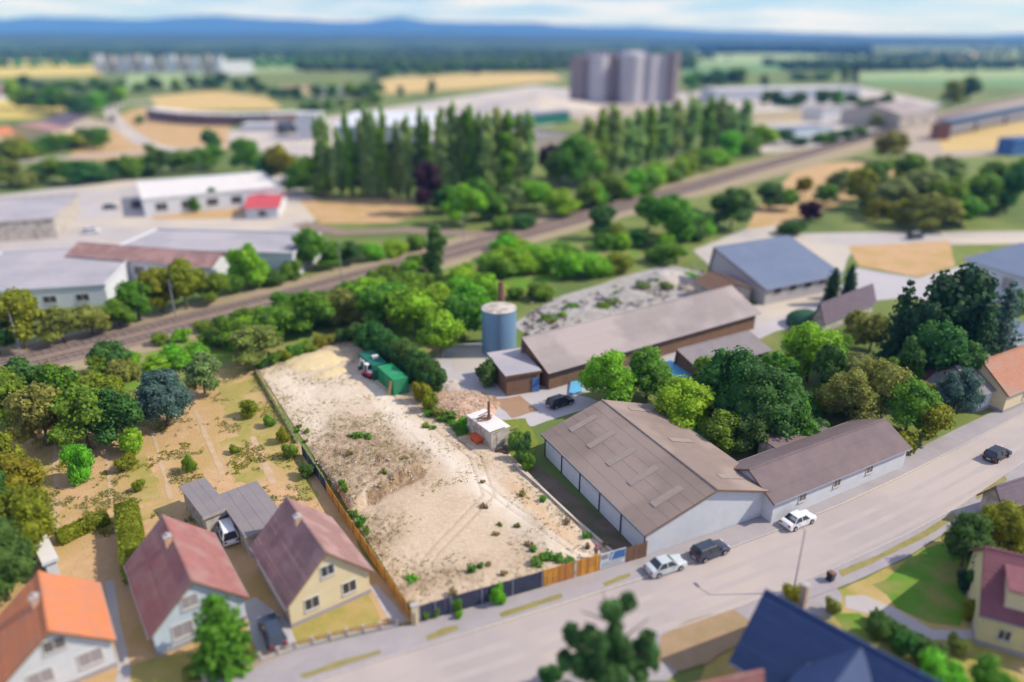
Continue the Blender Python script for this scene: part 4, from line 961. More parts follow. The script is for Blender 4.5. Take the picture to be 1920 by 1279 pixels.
# houses far left
gabled('house', 'far house with dark purple roof among trees at the left', 'house', basis_er((66, 232), (110, 240), (75, 205), 4, 9), 4, 5, 'plaster', 'purple', step=1.0, base=False, wins=((.5, 1.2, 1.4, 1.2, '+x', 'winpane'),))
gabled('house', 'far house with pink-brown roof right of the purple-roofed one', 'house', basis_er((98, 248), (138, 240), (105, 222), 4, 7.5), 4, 3.5, 'cream', 'browntile', step=1.0, base=False, wins=((.5, 1.2, 1.4, 1.2, '+x', 'winpane'),))
gabled('house', 'far pale house with brown roof near the yellow field on the left', 'house', basis_er((-10, 180), (40, 178), (-5, 160), 4, 9), 4, 5, 'white', 'browntile', step=1.0, base=False, wins=((.5, 1.2, 1.4, 1.2, '+x', 'winpane'),))
gabled('house', 'far orange-roofed house at the left edge below the yellow field', 'house', basis_er((-20, 255), (25, 252), (-12, 240), 4, 7), 4, 3, 'cream', 'orange', step=1.0, base=False)
# ================================================================== FENCES AND PLOT OBJECTS
# ---- street fence, base line surveyed
def poly_at(P, s):
    for a, b_ in zip(P[:-1], P[1:]):
        L = (b_ - a).length
        if s <= L: return a.lerp(b_, s / L)
        s -= L
    return P[-1]
A0, A1 = gp(779, 1171), gp(1212, 1045); A0.z = A1.z = 0
fd = (A1 - A0); FLn = fd.length; fd.normalize(); frz = math.atan2(fd.y, fd.x)
def along(px):
    """distance along the street fence under a photograph column"""
    lo, hi = -1.0, FLn + 1
    for _ in range(40):
        m_ = (lo + hi) / 2; p_ = A0 + fd * m_
        if 960 + FPX * p_.x / depth(p_) < px: lo = m_
        else: hi = m_
    return lo
FH = 1.95; FB = .12
t = thing('gate_pillar', 'cream rendered pillar at the left end of the street fence', 'pillar', A0 + Vector((0, 0, FB)), frz)
bevel(MB().box(-.3, .3, -.2, .2, 0, 2.15).obj('shaft', M['cream'], t), .02); MB().box(-.36, .36, -.26, .26, 2.152, 2.27).obj('cap', M['concrete'], t)
f1 = thing('slate_fence', 'dark slate-blue board fence on grey posts along the pavement', 'fence', A0 + Vector((0, 0, FB)), frz)
xs = [along(x) for x in (788, 817, 846, 904, 961, 1016)]
for i, x in enumerate(xs):
    MB().box(x - .05, x + .05, -.07, .07, 0, FH + .06).obj('post', M['post'], f1)
for i, (x0, x1) in enumerate(zip(xs[:-1], xs[1:])):
    n = max(3, int((x1 - x0) / .42)); w = (x1 - x0 - .1) / n
    for k in range(n):
        xa = x0 + .05 + k * w; j = rnd.uniform(-.012, .012); h = FH + rnd.uniform(-.03, .02)
        MB().box(xa + .006, xa + w - .006, -.02 + j, .012 + j, .08, h).obj('board', M['slate'], f1)
f2 = thing('ochre_fence', 'ochre yellow board fence with rusty joints right of the slate fence', 'fence', A0 + Vector((0, 0, FB)), frz)
xs = [along(x) for x in (1019, 1043, 1071, 1080, 1096, 1122)]
for i, (x0, x1) in enumerate(zip(xs[:-1], xs[1:])):
    m_ = M['plaster'] if i == 2 else (M['ochre2'] if i == 1 else M['ochre'])
    n = max(2, int((x1 - x0) / .33)); w = (x1 - x0) / n
    for k in range(n):
        xa = x0 + k * w; j = .03 * (k % 2); h = FH + .05 + rnd.uniform(-.03, .03)
        MB().box(xa + .005, xa + w - .005, -.03 - j, .02 - j, .02, h).obj('board', M['ochre2'] if (k == 0 and i) else m_, f2)
    MB().box(x0 - .04, x0 + .04, .024, .11, 0, FH).obj('post', M['wood'], f2)
# hoarding: blue upper field, white slanting stroke and unreadable grey lines
x0, x1 = along(1124), along(1171)
hb = thing('hoarding', 'white and blue advertising hoarding between the ochre fence and brown boards', 'hoarding', A0 + fd * x0 + Vector((0, 0, FB)), frz)
wd = x1 - x0
MB().box(0, wd, -.03, .03, .1, FH).obj('banner', M['white'], hb)
for x in (0, wd * .5, wd): MB().box(x - .05, x + .05, .034, .12, 0, FH + .05).obj('post', M['wood'], hb)
MB().box(wd * .36, wd * .985, -.036, -.0305, FH * .45, FH - .06).obj('printed_field', M['bluepaint'], hb)
MB().box(wd * .03, wd * .3, -.036, -.0305, FH * .62, FH - .15).obj('printed_field', M['post'], hb)
b = MB(); b.hexa([(wd * .36, -.042, .55), (wd * .40, -.042, .55), (wd * .40, -.037, .55), (wd * .36, -.037, .55)], [(wd * .50, -.042, FH - .1), (wd * .55, -.042, FH - .1), (wd * .55, -.037, FH - .1), (wd * .50, -.037, FH - .1)])
b.hexa([(wd * .41, -.047, 1.25), (wd * .44, -.047, 1.25), (wd * .44, -.043, 1.25), (wd * .41, -.043, 1.25)], [(wd * .36, -.047, FH - .1), (wd * .40, -.047, FH - .1), (wd * .40, -.043, FH - .1), (wd * .36, -.043, FH - .1)]); b.obj('printed_stroke', M['white'], hb)
b = MB()
for r, (u0, u1) in enumerate(((.05, .9), (.05, .8), (.1, .94))): b.box(wd * u0, wd * u1, -.036, -.0305, .28 + .2 * r, .36 + .2 * r)
b.obj('printed_lines', M['post'], hb)
x0, x1 = along(1172), along(1211)
f3 = thing('brown_fence', 'weathered brown board fence closing the plot at the storage hall', 'fence', A0 + fd * x0 + Vector((0, 0, FB)), frz)
n = 8; w = (x1 - x0) / n
for k in range(n):
    h = FH - .05 + rnd.uniform(-.1, .08); MB().box(k * w + .006, k * w + w - .006, -.02 - .015 * (k % 2), .015, .03, h).obj('board', M['wood'], f3)
for k in (0, 4, 8): MB().box(k * w - .05, k * w + .05, .02, .12, 0, FH).obj('post', M['wood'], f3)
# ---- side fence, its top line surveyed
TOP = [(776, 1150), (700, 1037), (640, 948), (596, 880), (560, 826), (510, 742), (480, 688)]
HS = 1.55
TW = [gp(*p, HS) for p in TOP]; TW = [Vector((p.x, p.y, 0)) for p in TW]
TF = resample(TW, 2.4)
LT = sum((b_ - a).length for a, b_ in zip(TW[:-1], TW[1:]))
segs = {'yellow_fence': ('ochre', 'low ochre yellow fence along the left side of the bare plot', 0, .40), 'black_fence': ('slate', 'dark board fence along the upper left side of the bare plot', .40, .56)}
for nm, (mm, lb, u0, u1) in segs.items():
    t = thing(nm, lb, 'fence', poly_at(TW, LT * u0))
    n = int(LT * (u1 - u0) / 2.2); base = t.location.copy()
    for k in range(n):
        a, b_ = poly_at(TW, LT * (u0 + (u1 - u0) * k / n)) - base, poly_at(TW, LT * (u0 + (u1 - u0) * (k + 1) / n)) - base
        dd = (b_ - a).normalized()
        for r in range(4):
            z = .2 + r * .37; q_ = Vector((0, 0, z)); j = rnd.uniform(-.012, .012); off = Vector((-dd.y, dd.x, 0)) * j
            MB().bar(a + dd * .06 + q_ + off, b_ - dd * .06 + q_ + off, .035, .34).obj('board', M[mm], t, fix=False)
        MB().bar(a, a + Vector((0, 0, HS + .05)), .11).obj('post', M['wood' if mm == 'ochre' else 'post'], t, fix=False)
t = thing('wire_fence', 'thin wire fence on grey posts at the upper left plot edge', 'fence', poly_at(TW, LT * .56)); base = t.location.copy(); n = 13
for k in range(n + 1):
    a = poly_at(TW, LT * (.56 + .44 * k / n)) - base
    MB().tube(a, a + Vector((0, 0, 1.3)), .035, n=6).obj('post', M['post'], t, fix=False)
b = MB()
for k in range(n):
    a, c = poly_at(TW, LT * (.56 + .44 * k / n)) - base, poly_at(TW, LT * (.56 + .44 * (k + 1) / n)) - base
    for z in (.3, .6, .9, 1.25): b.bar(a + Vector((0, 0, z)), c + Vector((0, 0, z)), .015)
b.obj('wire', M['post'], t, fix=False)
# ---- retaining wall beside the hall
RW = [Vector((*gp(*p, .3)[:2], 0)) for p in [(963, 870), (1010, 910), (1070, 966), (1148, 1034)]]
rw = thing('retaining_wall', 'low sunlit concrete retaining wall between the plot and the dark alley', 'wall', RW[0])
RL = resample(RW, 2.0) + [RW[-1]]
for a, c in zip(RL[:-1], RL[1:]):
    d = (c - a).normalized(); a, c = a - RW[0] + d * .012, c - RW[0] - d * .012; MB().bar(a + Vector((0, 0, .2)), c + Vector((0, 0, .2 + rnd.uniform(-.02, .02))), .26, .42).obj('concrete_block', M['stone'] if rnd.random() < .2 else M['concrete'], rw, fix=False)

# ---- containers
def container(name, label, pc, pe, ps, m, z=.12):
    """pc near end corner (top, left), pe other end corner of the short side, ps far end of long side: all at roof height 2.6"""
    a, e, s = gp(*pc, 2.6 + z), gp(*pe, 2.6 + z), gp(*ps, 2.6 + z)
    d = (s - a); d.z = 0; d.normalize(); L = 6.06; Wd = 2.44
    x = Vector((d.y, -d.x, 0))
    t = thing(name, label, 'shipping container', Vector((a.x, a.y, z)), math.atan2(x.y, x.x))
    H = 2.55
    b = MB()
    for cx, cy in ((0, 0), (Wd, 0), (0, L), (Wd, L)): b.box(cx - (0 if cx == 0 else .16), cx + (.16 if cx == 0 else 0), cy - (0 if cy == 0 else .16), cy + (.16 if cy == 0 else 0), 0, H)
    for z0, z1 in ((.02, .16), (H - .12, H - .001)):
        b.box(.03, .1, .16, L - .16, z0, z1); b.box(Wd - .1, Wd - .03, .16, L - .16, z0, z1); b.box(.16, Wd - .16, .03, .1, z0, z1); b.box(.16, Wd - .16, L - .1, L - .03, z0, z1)
    b.obj('frame', m, t)
    for sx, ins in ((0, 1), (Wd, -1)):
        b = MB(); n = 22; prof = []
        for k in range(n):
            y0 = .16 + (L - .32) * k / n; y1 = .16 + (L - .32) * (k + 1) / n; dpt = .05 if k % 2 else .09
            x0 = sx + ins * dpt
            b.box(min(x0, x0 + ins * .03), max(x0, x0 + ins * .03), y0, y1 - .002, .16, H - .12)
        b.obj('side_wall', m, t)
    b = MB(); n = 20
    for k in range(n):
        y0 = .1 + (L - .2) * k / n; y1 = .1 + (L - .2) * (k + 1) / n; b.box(.1, Wd - .1, y0 + .003, y1 - .003, H - .06, H - (.028 if k % 2 else .006))
    b.obj('container_roof', m, t)
    for k in range(2):
        x0 = .165 + k * (Wd - .33) / 2; b = MB(); b.box(x0, x0 + (Wd - .33) / 2 - .02, .05, .1, .17, H - .13); do = b.obj('door', m, t)
        b = MB()
        for q_ in (.28, .78): b.tube((x0 + q_, .035, .18), (x0 + q_, .035, H - .14), .022, n=8)
        b.obj('locking_bar', M['post'], do)
        b = MB(); b.box(x0 + .25, x0 + .75, .012, .03, 1.05, 1.1); b.obj('handle', M['post'], do)
    b = MB(); b.box(.1, Wd - .1, L - .1, L - .05, .16, H - .12); b.obj('end_wall', m, t)
    return t, d, x
c1, cd, cx = container('shipping_container', 'bright green shipping container nearest the street on the plot', (737, 713), (765, 707), (698, 678), M['green'])
c2, _, _ = container('shipping_container', 'dark green container behind the bright green one under the hedge', (704, 688), (726, 684), (672, 658), M['teal'])
c2.rotation_euler = c1.rotation_euler
c2.location = Vector(c1.location) + cd * 6.5 - cx * .55
t = thing('roof_crate', 'small white crate lying on the dark green container roof', 'crate', Vector(c2.location) + cd * 2.6 + cx * 1.5 + Vector((0, 0, 2.56)), .3)
bevel(MB().box(-.45, .45, -.3, .3, 0, .4).obj('box', M['white'], t), .03); MB().box(-.47, .47, -.32, .32, .402, .45).obj('lid', M['flatroof'], t)
pp = Vector(c1.location) - cx * .32 + cd * .5
t = thing('timber_boards', 'two fresh pine boards leaning on the bright green container', 'boards', (pp.x, pp.y, plot_z(pp) - .02), 0)
for k in range(2):
    q_ = cd * (k * .42); MB().bar(Vector((-cx.x * .28, -cx.y * .28, .02)) + q_, Vector((cx.x * .28, cx.y * .28, 2.35 - .15 * k)) + q_, .28, .05).obj('board', M['plank'], t, fix=False)
# ---- mini excavator
ep = gp(694, 708); ez = plot_z(ep)
fw = (gp(676, 700) - ep); fw.z = 0; fw.normalize()
ex = thing('mini_excavator', 'white and red mini excavator parked beside the green containers', 'excavator', (ep.x, ep.y, ez - .01), math.atan2(fw.y, fw.x))
for s in (-1, 1):
    b = MB(); y0, y1 = (.42, .78) if s > 0 else (-.78, -.42)
    b.extrude_y([(-.95, .22), (-.8, .03), (.8, .03), (.95, .22), (.8, .45), (-.8, .45)], y0, y1); tr = bevel(b.obj('track', M['rubber'], ex), .03)
    b = MB()
    for k in range(5): b.tube((-.66 + k * .33, y0 - .02, .2), (-.66 + k * .33, y1 + .02, .2), .12, n=10)
    b.obj('roller', M['darksteel'], tr)
    b = MB()
    for k in range(16): x = -.85 + k * .113; b.box(x, x + .05, y0 - .015, y1 + .015, .452, .475)
    b.obj('track_pad', M['rubber'], tr)
MB().box(-.6, .6, -.4, .4, .2, .5).obj('undercarriage', M['darksteel'], ex)
b = MB(); b.prism([(-1.15, -.55), (-.95, -.72), (.55, -.72), (.7, -.5), (.7, .5), (.55, .72), (-.95, .72), (-1.15, .55)], .55, 1.1); bevel(b.obj('body', M['redpaint'], ex), .05)
b = MB(); b.prism([(-1.15, -.5), (-.9, -.68), (-.35, -.68), (-.35, .68), (-.9, .68), (-1.15, .5)], 1.102, 1.45); bevel(b.obj('engine_cover', M['carwhite'], ex), .05)
b = MB(); b.hexa([(-.33, -.2, 1.102), (.62, -.2, 1.102), (.62, .66, 1.102), (-.33, .66, 1.102)], [(-.33, -.15, 2.3), (.42, -.15, 2.3), (.42, .62, 2.3), (-.33, .62, 2.3)]); cab = b.obj('cab_glass', M['glass'], ex)
b = MB()
for p0, p1 in (((-.33, -.2, 1.1), (-.33, -.15, 2.3)), ((.62, -.2, 1.1), (.42, -.15, 2.3)), ((.62, .66, 1.1), (.42, .62, 2.3)), ((-.33, .66, 1.1), (-.33, .62, 2.3)), ((.62, -.2, 1.35), (.62, .66, 1.35)), ((-.33, -.2, 1.35), (.62, -.2, 1.35))): b.bar(p0, p1, .09)
b.obj('cab_frame', M['carwhite'], ex)
bevel(MB().box(-.42, .52, -.24, .71, 2.302, 2.4).obj('cab_roof', M['carwhite'], ex), .03)
b = MB(); b.bar((.7, -.1, .8), (1.5, -.1, 2.3), .2, .26); b.bar((1.5, -.1, 2.3), (2.15, -.1, 2.55), .2, .24); bm2 = b.obj('boom', M['carwhite'], ex)
b = MB(); b.tube((.8, -.1, .95), (1.45, -.1, 1.95), .05); b.tube((1.5, -.1, 2.5), (2.2, -.1, 2.8), .05); b.obj('hydraulic_ram', M['darksteel'], bm2)
b = MB(); b.bar((2.1, -.1, 2.7), (2.5, -.1, 1.1), .17, .22); b.obj('dipper_arm', M['carwhite'], ex)
b = MB(); b.extrude_y([(2.35, .45), (2.75, .3), (2.85, .7), (2.62, 1.1), (2.42, 1.1)], -.35, .15); b.obj('bucket', M['darksteel'], ex)
b = MB(); b.hexa([(1.15, -.75, .12), (1.22, -.75, .12), (1.22, .75, .12), (1.15, .75, .12)], [(1.08, -.75, .5), (1.15, -.75, .5), (1.15, .75, .5), (1.08, .75, .5)]); b.bar((.6, -.3, .3), (1.15, -.3, .3), .08); b.bar((.6, .3, .3), (1.15, .3, .3), .08); b.obj('dozer_blade', M['redpaint'], ex)
# ---- heaps
def heap(name, label, cat, px, py, rx, ry, h, m, seed, rot=0, n=40, lump=.25, kind=None):
    c = gp(px, py); c.z = 0
    b = MB(); vs = []
    for j in range(n + 1):
        for i in range(n + 1):
            x, y = (i / n - .5) * 2, (j / n - .5) * 2; r_ = math.hypot(x, y)
            w = mnoise.noise((x * 2.2 + seed, y * 2.2, seed)) * .8 + mnoise.noise((x * 6 + seed, y * 6, seed)) * .4
            z = max(0, 1 - (r_ * (1 + .35 * w)) ** 1.6) * h * (1 + lump * w) - .05
            b.v.append((x * rx, y * ry, z))
    for j in range(n):
        for i in range(n):
            a = j * (n + 1) + i; b.f.append((a, a + 1, a + n + 2, a + n + 1)); b.m.append(0)
    zz = plot_z(c) if kind is None else .05
    o = b.obj(name, m, fix=False); o.location = (c.x, c.y, zz); o.rotation_euler = (0, 0, R(rot))
    return tag(o, label, cat)
smooth(heap('sand_heap', 'pale yellow sand heap spread at the far end of the plot', 'sand heap', 592, 677, 5.2, 4.0, .8, M['sand'], 2.0, 20))
smooth(heap('sand_heap', 'smaller yellow sand spill just in front of the sand heap', 'sand heap', 622, 700, 3.2, 2.2, .5, M['sand'], 6.0, 40))
heap('rubble_heap', 'broad orange heap of broken bricks behind the plot hedge', 'rubble heap', 868, 758, 5.6, 4.2, 1.0, M['rubble'], 3.3, -20, 46, .6, 1)
heap('rubble_heap', 'grey heap of broken stone at the top of the brick rubble', 'rubble heap', 838, 722, 2.6, 2.2, .9, M['stone'], 5.1, 0, 30, .7, 1)
for i, (px, py, rx, ry, h, lb) in enumerate(((1250, 528, 7, 5, 2.6, 'white gravel heap at the right end of the stone yard'), (1180, 560, 6, 3, 1.6, 'low grey gravel heap in the middle of the stone yard'), (1090, 590, 6, 3, 1.4, 'low grey gravel heap at the left of the stone yard'), (1310, 540, 5, 3, 1.4, 'brownish spoil heap beside the blue-grey works hall'))):
    heap('gravel_heap', lb, 'gravel heap', px, py, rx, ry, h, (M['concrete'] if i == 0 else M['gravel']) if i < 3 else M['dirtyard'], 1.7 + i, 15, 34, .5, 1)
smooth(heap('spoil_heap', 'huge pale spoil heap in front of the silo cluster', 'spoil heap', 1000, 205, 60, 40, 9, M['concrete'], 4.4, 10, 40, .3, 1))
# ---- the white hut
p0, p1, p2 = gp(876, 779, 2.6), gp(921, 812, 2.6), gp(949, 800, 2.6)
d = p0 - p1; d.z = 0; Lh = d.length; d.normalize(); x = Vector((d.y, -d.x, 0))
if x.dot(p2 - p1) < 0: x = -x
Wh = 2.9
hz = math.atan2(x.y, x.x)
hut = thing('concrete_hut', 'white flat-roofed concrete hut with rusty pipes and a stack on top', 'hut', (p1.x, p1.y, .02), hz)
MB().box(0, Wh, 0, Lh, 0, 2.5).obj('wall', M['plaster'], hut)
bevel(MB().box(-.1, Wh + .1, -.1, Lh + .1, 2.502, 2.66).obj('roof', M['flatroof'], hut), .02)
MB().box(-.102, Wh * .75, -.13, .12, 2.662, 2.70).obj('moss_edge', M['moss'], hut)
MB().box(Wh * .3, Wh * .6, -.05, -.003, .05, 2.0).obj('door', M['plaster'], hut)
MB().box(Wh + .002, Wh + 1.1, .1, 1.9, 0, 1.9).obj('annex', M['plaster'], hut)
MB().box(Wh + .003, Wh + 1.2, 0, 2.0, 1.902, 2.02).obj('annex_roof', M['moss'], hut)
MB().box(Wh + .35, Wh + .95, .04, .098, .05, 1.5).obj('annex_opening', M['carblack'], hut)
b = MB(); b.tube((Wh * .62, Lh * .55, 2.664), (Wh * .62, Lh * .55, 5.3), .2, .17, 12); b.tube((Wh * .62, Lh * .55, 2.664), (Wh * .62, Lh * .55, 2.9), .3, .3, 12); b.obj('stack', M['rust'], hut)
b = MB()
for k in range(9):
    a = rnd.uniform(-.5, .5); cxx, cyy = Wh * .45 + rnd.uniform(-.7, .5), Lh * .62 + rnd.uniform(-.7, .7); zz = 2.74 + .05 * k
    b.tube((cxx - math.cos(a) * .9, cyy - math.sin(a) * .9, zz), (cxx + math.cos(a) * .9, cyy + math.sin(a) * .9, zz + .03), .055, n=7)
b.obj('pipe_pile', M['rust'], hut)
sp_ = gp(893, 830); t = thing('steel_skip', 'orange-red steel skip in the shade of the white hut', 'skip', (sp_.x, sp_.y, plot_z(sp_)), hz + math.pi / 2)
b = MB(); b.hexa([(-.75, -.4, .03), (.75, -.4, .03), (.75, .4, .03), (-.75, .4, .03)], [(-1.0, -.5, .75), (1.0, -.5, .75), (1.0, .5, .75), (-1.0, .5, .75)]); b.obj('tub', M['skip'], t)
b = MB(); b.box(-1.04, 1.04, -.55, -.47, .74, .82); b.box(-1.04, 1.04, .47, .55, .74, .82); b.box(-1.04, -.97, -.47, .47, .74, .82); b.box(.97, 1.04, -.47, .47, .74, .82); b.obj('rim', M['skip'], t)
# junk by the hut: white drum, crate, tyres
jp = gp(955, 838)
t = thing('plastic_drum', 'white plastic drum standing beside the hut annex', 'drum', (jp.x, jp.y, .1)); b = MB(); b.lathe([(.28, 0), (.3, .05), (.3, .4), (.31, .42), (.3, .45), (.3, .85), (.2, .92)], 18); b.obj('drum', M['white'], t); MB().tube((.1, 0, .922), (.1, 0, .97), .05, n=8).obj('cap', M['bluepaint'], t)
for k, (px, py) in enumerate(((945, 845), (950, 851))):
    jp = gp(px, py); b = MB(); b.lathe([(.2, 0), (.3, .01), (.34, .1), (.3, .2), (.2, .21)], 16); o = b.obj('tyre', M['rubber']); o.location = (jp.x, jp.y, .12); tag(o, ('old black tyre lying closest to the hut corner' if k == 0 else 'old black tyre lying in the weeds in front of the other tyre'), 'tyre')
jp = gp(938, 850); t = thing('scrap_timber', 'small pile of scrap timber lying on the sand by the hut', 'timber', (jp.x, jp.y, .14))
for k in range(6):
    a = rnd.uniform(-.6, .6); MB().bar((-math.cos(a) * .7, -math.sin(a) * .7 + k * .08, .05 + .05 * k), (math.cos(a) * .7, math.sin(a) * .7 + k * .08, .05 + .05 * k), .12, .05).obj('plank', M['wood'], t, fix=False)
# ---- street lamp and masts
lp = gp(1487, 1112); lz = ztop(lp.y, 996)
t = thing('street_lamp', 'tall grey street lamp on the pavement opposite the storage hall', 'street lamp', (lp.x, lp.y, .1), 2.0)
b = MB(); b.tube((0, 0, 0), (0, 0, 1.0), .1, .09); b.tube((0, 0, 1.0), (0, 0, lz), .07, .045); b.obj('pole', M['post'], t)
b = MB(); b.tube((0, 0, lz - .05), (1.3, 0, lz + .25), .04, .035); b.obj('arm', M['post'], t)
bevel(MB().box(1.2, 1.9, -.13, .13, lz + .17, lz + .3).obj('lamp_head', M['post'], t), .03); MB().box(1.3, 1.85, -.1, .1, lz + .14, lz + .168).obj('lamp_glass', M['lamp'], t)
bp = gp(1556, 1090); t = thing('waste_bin', 'small dark waste bin with rust-red lid at the verge corner', 'waste bin', (bp.x, bp.y, .12), .5)
b = MB(); b.hexa([(-.25, -.28, .06), (.25, -.28, .06), (.25, .28, .06), (-.25, .28, .06)], [(-.3, -.36, 1.0), (.3, -.36, 1.0), (.3, .36, 1.0), (-.3, .36, 1.0)]); b.obj('bin', M['carblack'], t)
b = MB(); b.hexa([(-.3, -.36, 1.002), (.3, -.36, 1.002), (.3, .36, 1.002), (-.3, .36, 1.002)], [(-.25, -.3, 1.07), (.25, -.3, 1.07), (.25, .3, 1.07), (-.25, .3, 1.07)]); b.obj('lid', M['rust'], t)
b = MB(); b.tube((-.3, .3, .1), (.3, .3, .1), .1); b.obj('wheel', M['rubber'], t)
mast0 = None; MS = [(40, 668), (330, 598), (640, 518), (868, 452), (1075, 400), (1278, 345), (1490, 288), (1640, 245)]
for i, (px, py) in enumerate(MS):
    p = gp(px, py)
    if mast0 is None:
        t = thing('catenary_mast', 'x', 'mast', p, math.atan2(.62, .78))
        b = MB(); b.tube((0, 0, 0), (0, 0, 8), .14, .1, 8); b.obj('pole', M['post'], t); b = MB(); b.tube((0, 0, 7.2), (0, -3.0, 7.4), .05); b.tube((0, 0, 6.2), (0, -2.6, 7.3), .04); b.obj('bracket', M['post'], t); mast0 = t
    else: t = copy_tree(mast0)
    t.location = p; tag(t, f'slim grey catenary mast, {ordinal(i, len(MS))} along the railway', group='catenary masts along the railway')
# garden fence along the street in front of the houses
GF = [Vector((*gp(*p)[:2], 0)) for p in [(385, 1279), (470, 1246), (560, 1216), (640, 1196), (700, 1184), (765, 1172)]]
t = thing('garden_fence', 'low stone and wire garden fence in front of the cream house', 'fence', GF[0]); GR = resample(GF, 1.5)
for a in GR: a = a - GF[0]; MB().box(a.x - .12, a.x + .12, a.y - .12, a.y + .12, .02, .95).obj('post', M['stone'], t)
b = MB()
for a, c in zip(GR[:-1], GR[1:]):
    a, c = a - GF[0], c - GF[0]; b.bar(a + Vector((0, 0, .15)), c + Vector((0, 0, .15)), .2, .3)
b.obj('base_wall', M['concrete'], t, fix=False)
for a, c in zip(GR[:-1], GR[1:]):
    a, c = a - GF[0], c - GF[0]; d = (c - a).normalized()
    b = MB(); b.bar(a + d * .13 + Vector((0, 0, .55)), c - d * .13 + Vector((0, 0, .55)), .03, .08); b.bar(a + d * .13 + Vector((0, 0, .82)), c - d * .13 + Vector((0, 0, .82)), .03, .08); b.obj('rail', M['wood'], t, fix=False)

# ================================================================== VEHICLES
def car(label, px, py, heading_px, m, kind='sedan', z=.02, sc_=1.0):
    p = gp(px, py); h = gp(*heading_px) - p
    t = thing('parked_car', label, 'car', (p.x, p.y, z), math.atan2(h.y, h.x))
    L, Wd = 4.3, 1.74
    lo = [(-2.12, .32), (-1.95, .2), (1.95, .2), (2.12, .34), (2.15, .55), (2.02, .74), (1.0, .9), (-1.6, .95), (-2.05, .9), (-2.15, .6)]
    b = MB(); b.extrude_y(lo, -Wd / 2, Wd / 2)
    for i, v in enumerate(b.v):
        if v[2] > .8: b.v[i] = (v[0], v[1] * .93, v[2])
        if abs(v[0]) > 2.0: b.v[i] = (b.v[i][0], b.v[i][1] * .9, b.v[i][2])
    bd = bevel(b.obj('body', M[m], t), .06); smooth(bd)
    xb0, xb1, xt0, xt1, H = {'sedan': (-1.55, 1.0, -.95, .3, 1.42), 'estate': (-2.0, 1.05, -1.75, .35, 1.48), 'van': (-2.05, 1.35, -1.95, .7, 1.85)}[kind]
    b = MB(); b.hexa([(xb0, -.79, .9), (xb1, -.79, .88), (xb1, .79, .88), (xb0, .79, .9)], [(xt0, -.62, H), (xt1, -.62, H), (xt1, .62, H), (xt0, .62, H)]); b.obj('windows', M['glass'], t)
    b = MB(); b.hexa([(xt0 - .03, -.64, H - .03), (xt1 + .03, -.64, H - .03), (xt1 + .03, .64, H - .03), (xt0 - .03, .64, H - .03)], [(xt0 + .06, -.56, H + .04), (xt1 - .06, -.56, H + .04), (xt1 - .06, .56, H + .04), (xt0 + .06, .56, H + .04)]); b.obj('car_roof', M[m], t)
    b = MB()
    for s in (-1, 1):
        b.bar((xb0, s * .795, .9), (xt0, s * .625, H), .09); b.bar((xb1, s * .795, .88), (xt1, s * .625, H), .07); b.bar(((xb0 + xb1) / 2, s * .80, .9), ((xt0 + xt1) / 2, s * .63, H), .08)
    b.obj('pillar', M[m], t)
    for sx in (-1.32, 1.32):
        for s in (-1, 1):
            y0 = s * .66; b = MB(); b.tube((sx, y0, .31), (sx, s * .885, .31), .31, n=20); w = b.obj('wheel', M['rubber'], t)
            b = MB(); b.tube((sx, s * .886, .31), (sx, s * .9, .31), .2, n=16); b.obj('rim', M['rim'], w)
    for s in (-1, 1):
        MB().box(2.0, 2.13, s * .55 - .17, s * .55 + .17, .58, .72).obj('headlight', M['lamp'], t)
        MB().box(-2.16, -2.05, s * .58 - .15, s * .58 + .15, .62, .8).obj('tail_light', M['taillamp'], t)
        MB().bar((.75, s * .8, .95), (.78, s * .98, 1.0), .1, .14).obj('wing_mirror', M[m], t)
    MB().box(2.12, 2.17, -.26, .26, .36, .48).obj('number_plate', M['white'], t)
    MB().box(-2.19, -2.14, -.26, .26, .42, .54).obj('number_plate', M['white'], t)
    t.scale = (sc_,) * 3
    return t
car('silver-white car at the kerb directly in front of the hoarding', 1247, 1068, (1300, 1050), 'carsilver', 'sedan')
car('dark blue car parked behind the silver-white one at the street kerb', 1330, 1040, (1390, 1016), 'cardark', 'estate')
car('white car parked in front of the long white street wall', 1495, 982, (1550, 958), 'carwhite', 'sedan')
car('dark car driving far along the street at the right edge', 1868, 858, (1905, 838), 'carblack', 'estate')
car('white van parked behind the red-roofed house', 428, 1006, (418, 980), 'carwhite', 'van', .06)
car('dark blue car on the driveway beside the bright green tree', 512, 1192, (502, 1168), 'cardark', 'estate', .06)
car('dark car in the works yard above the storage hall', 1050, 760, (1068, 754), 'carblack', 'estate', .07)
car('black car in front of the white-roofed warehouse', 256, 388, (262, 380), 'carblack', 'van', .1, 1.25)
car('dark grey car at the gate of the left industrial yard', 208, 392, (225, 391), 'cardark', 'estate', .1)
car('dark lorry-sized van on the far access road by the white block', 541, 250, (560, 247), 'carblack', 'van', .13, 3.2)
car('dark car on the winding country road at the far left', 211, 226, (215, 215), 'cardark', 'van', .13, 1.8)
car('dark car beside the works hall yard at the right', 1715, 448, (1730, 446), 'cardark', 'van', .09, 1.1)
car('parked dark car by the grey-roofed house at the right', 1838, 748, (1850, 742), 'cardark', 'estate', .08)
car('white car standing on the grey store yard at far left', 172, 437, (190, 436), 'carwhite', 'estate', .1)
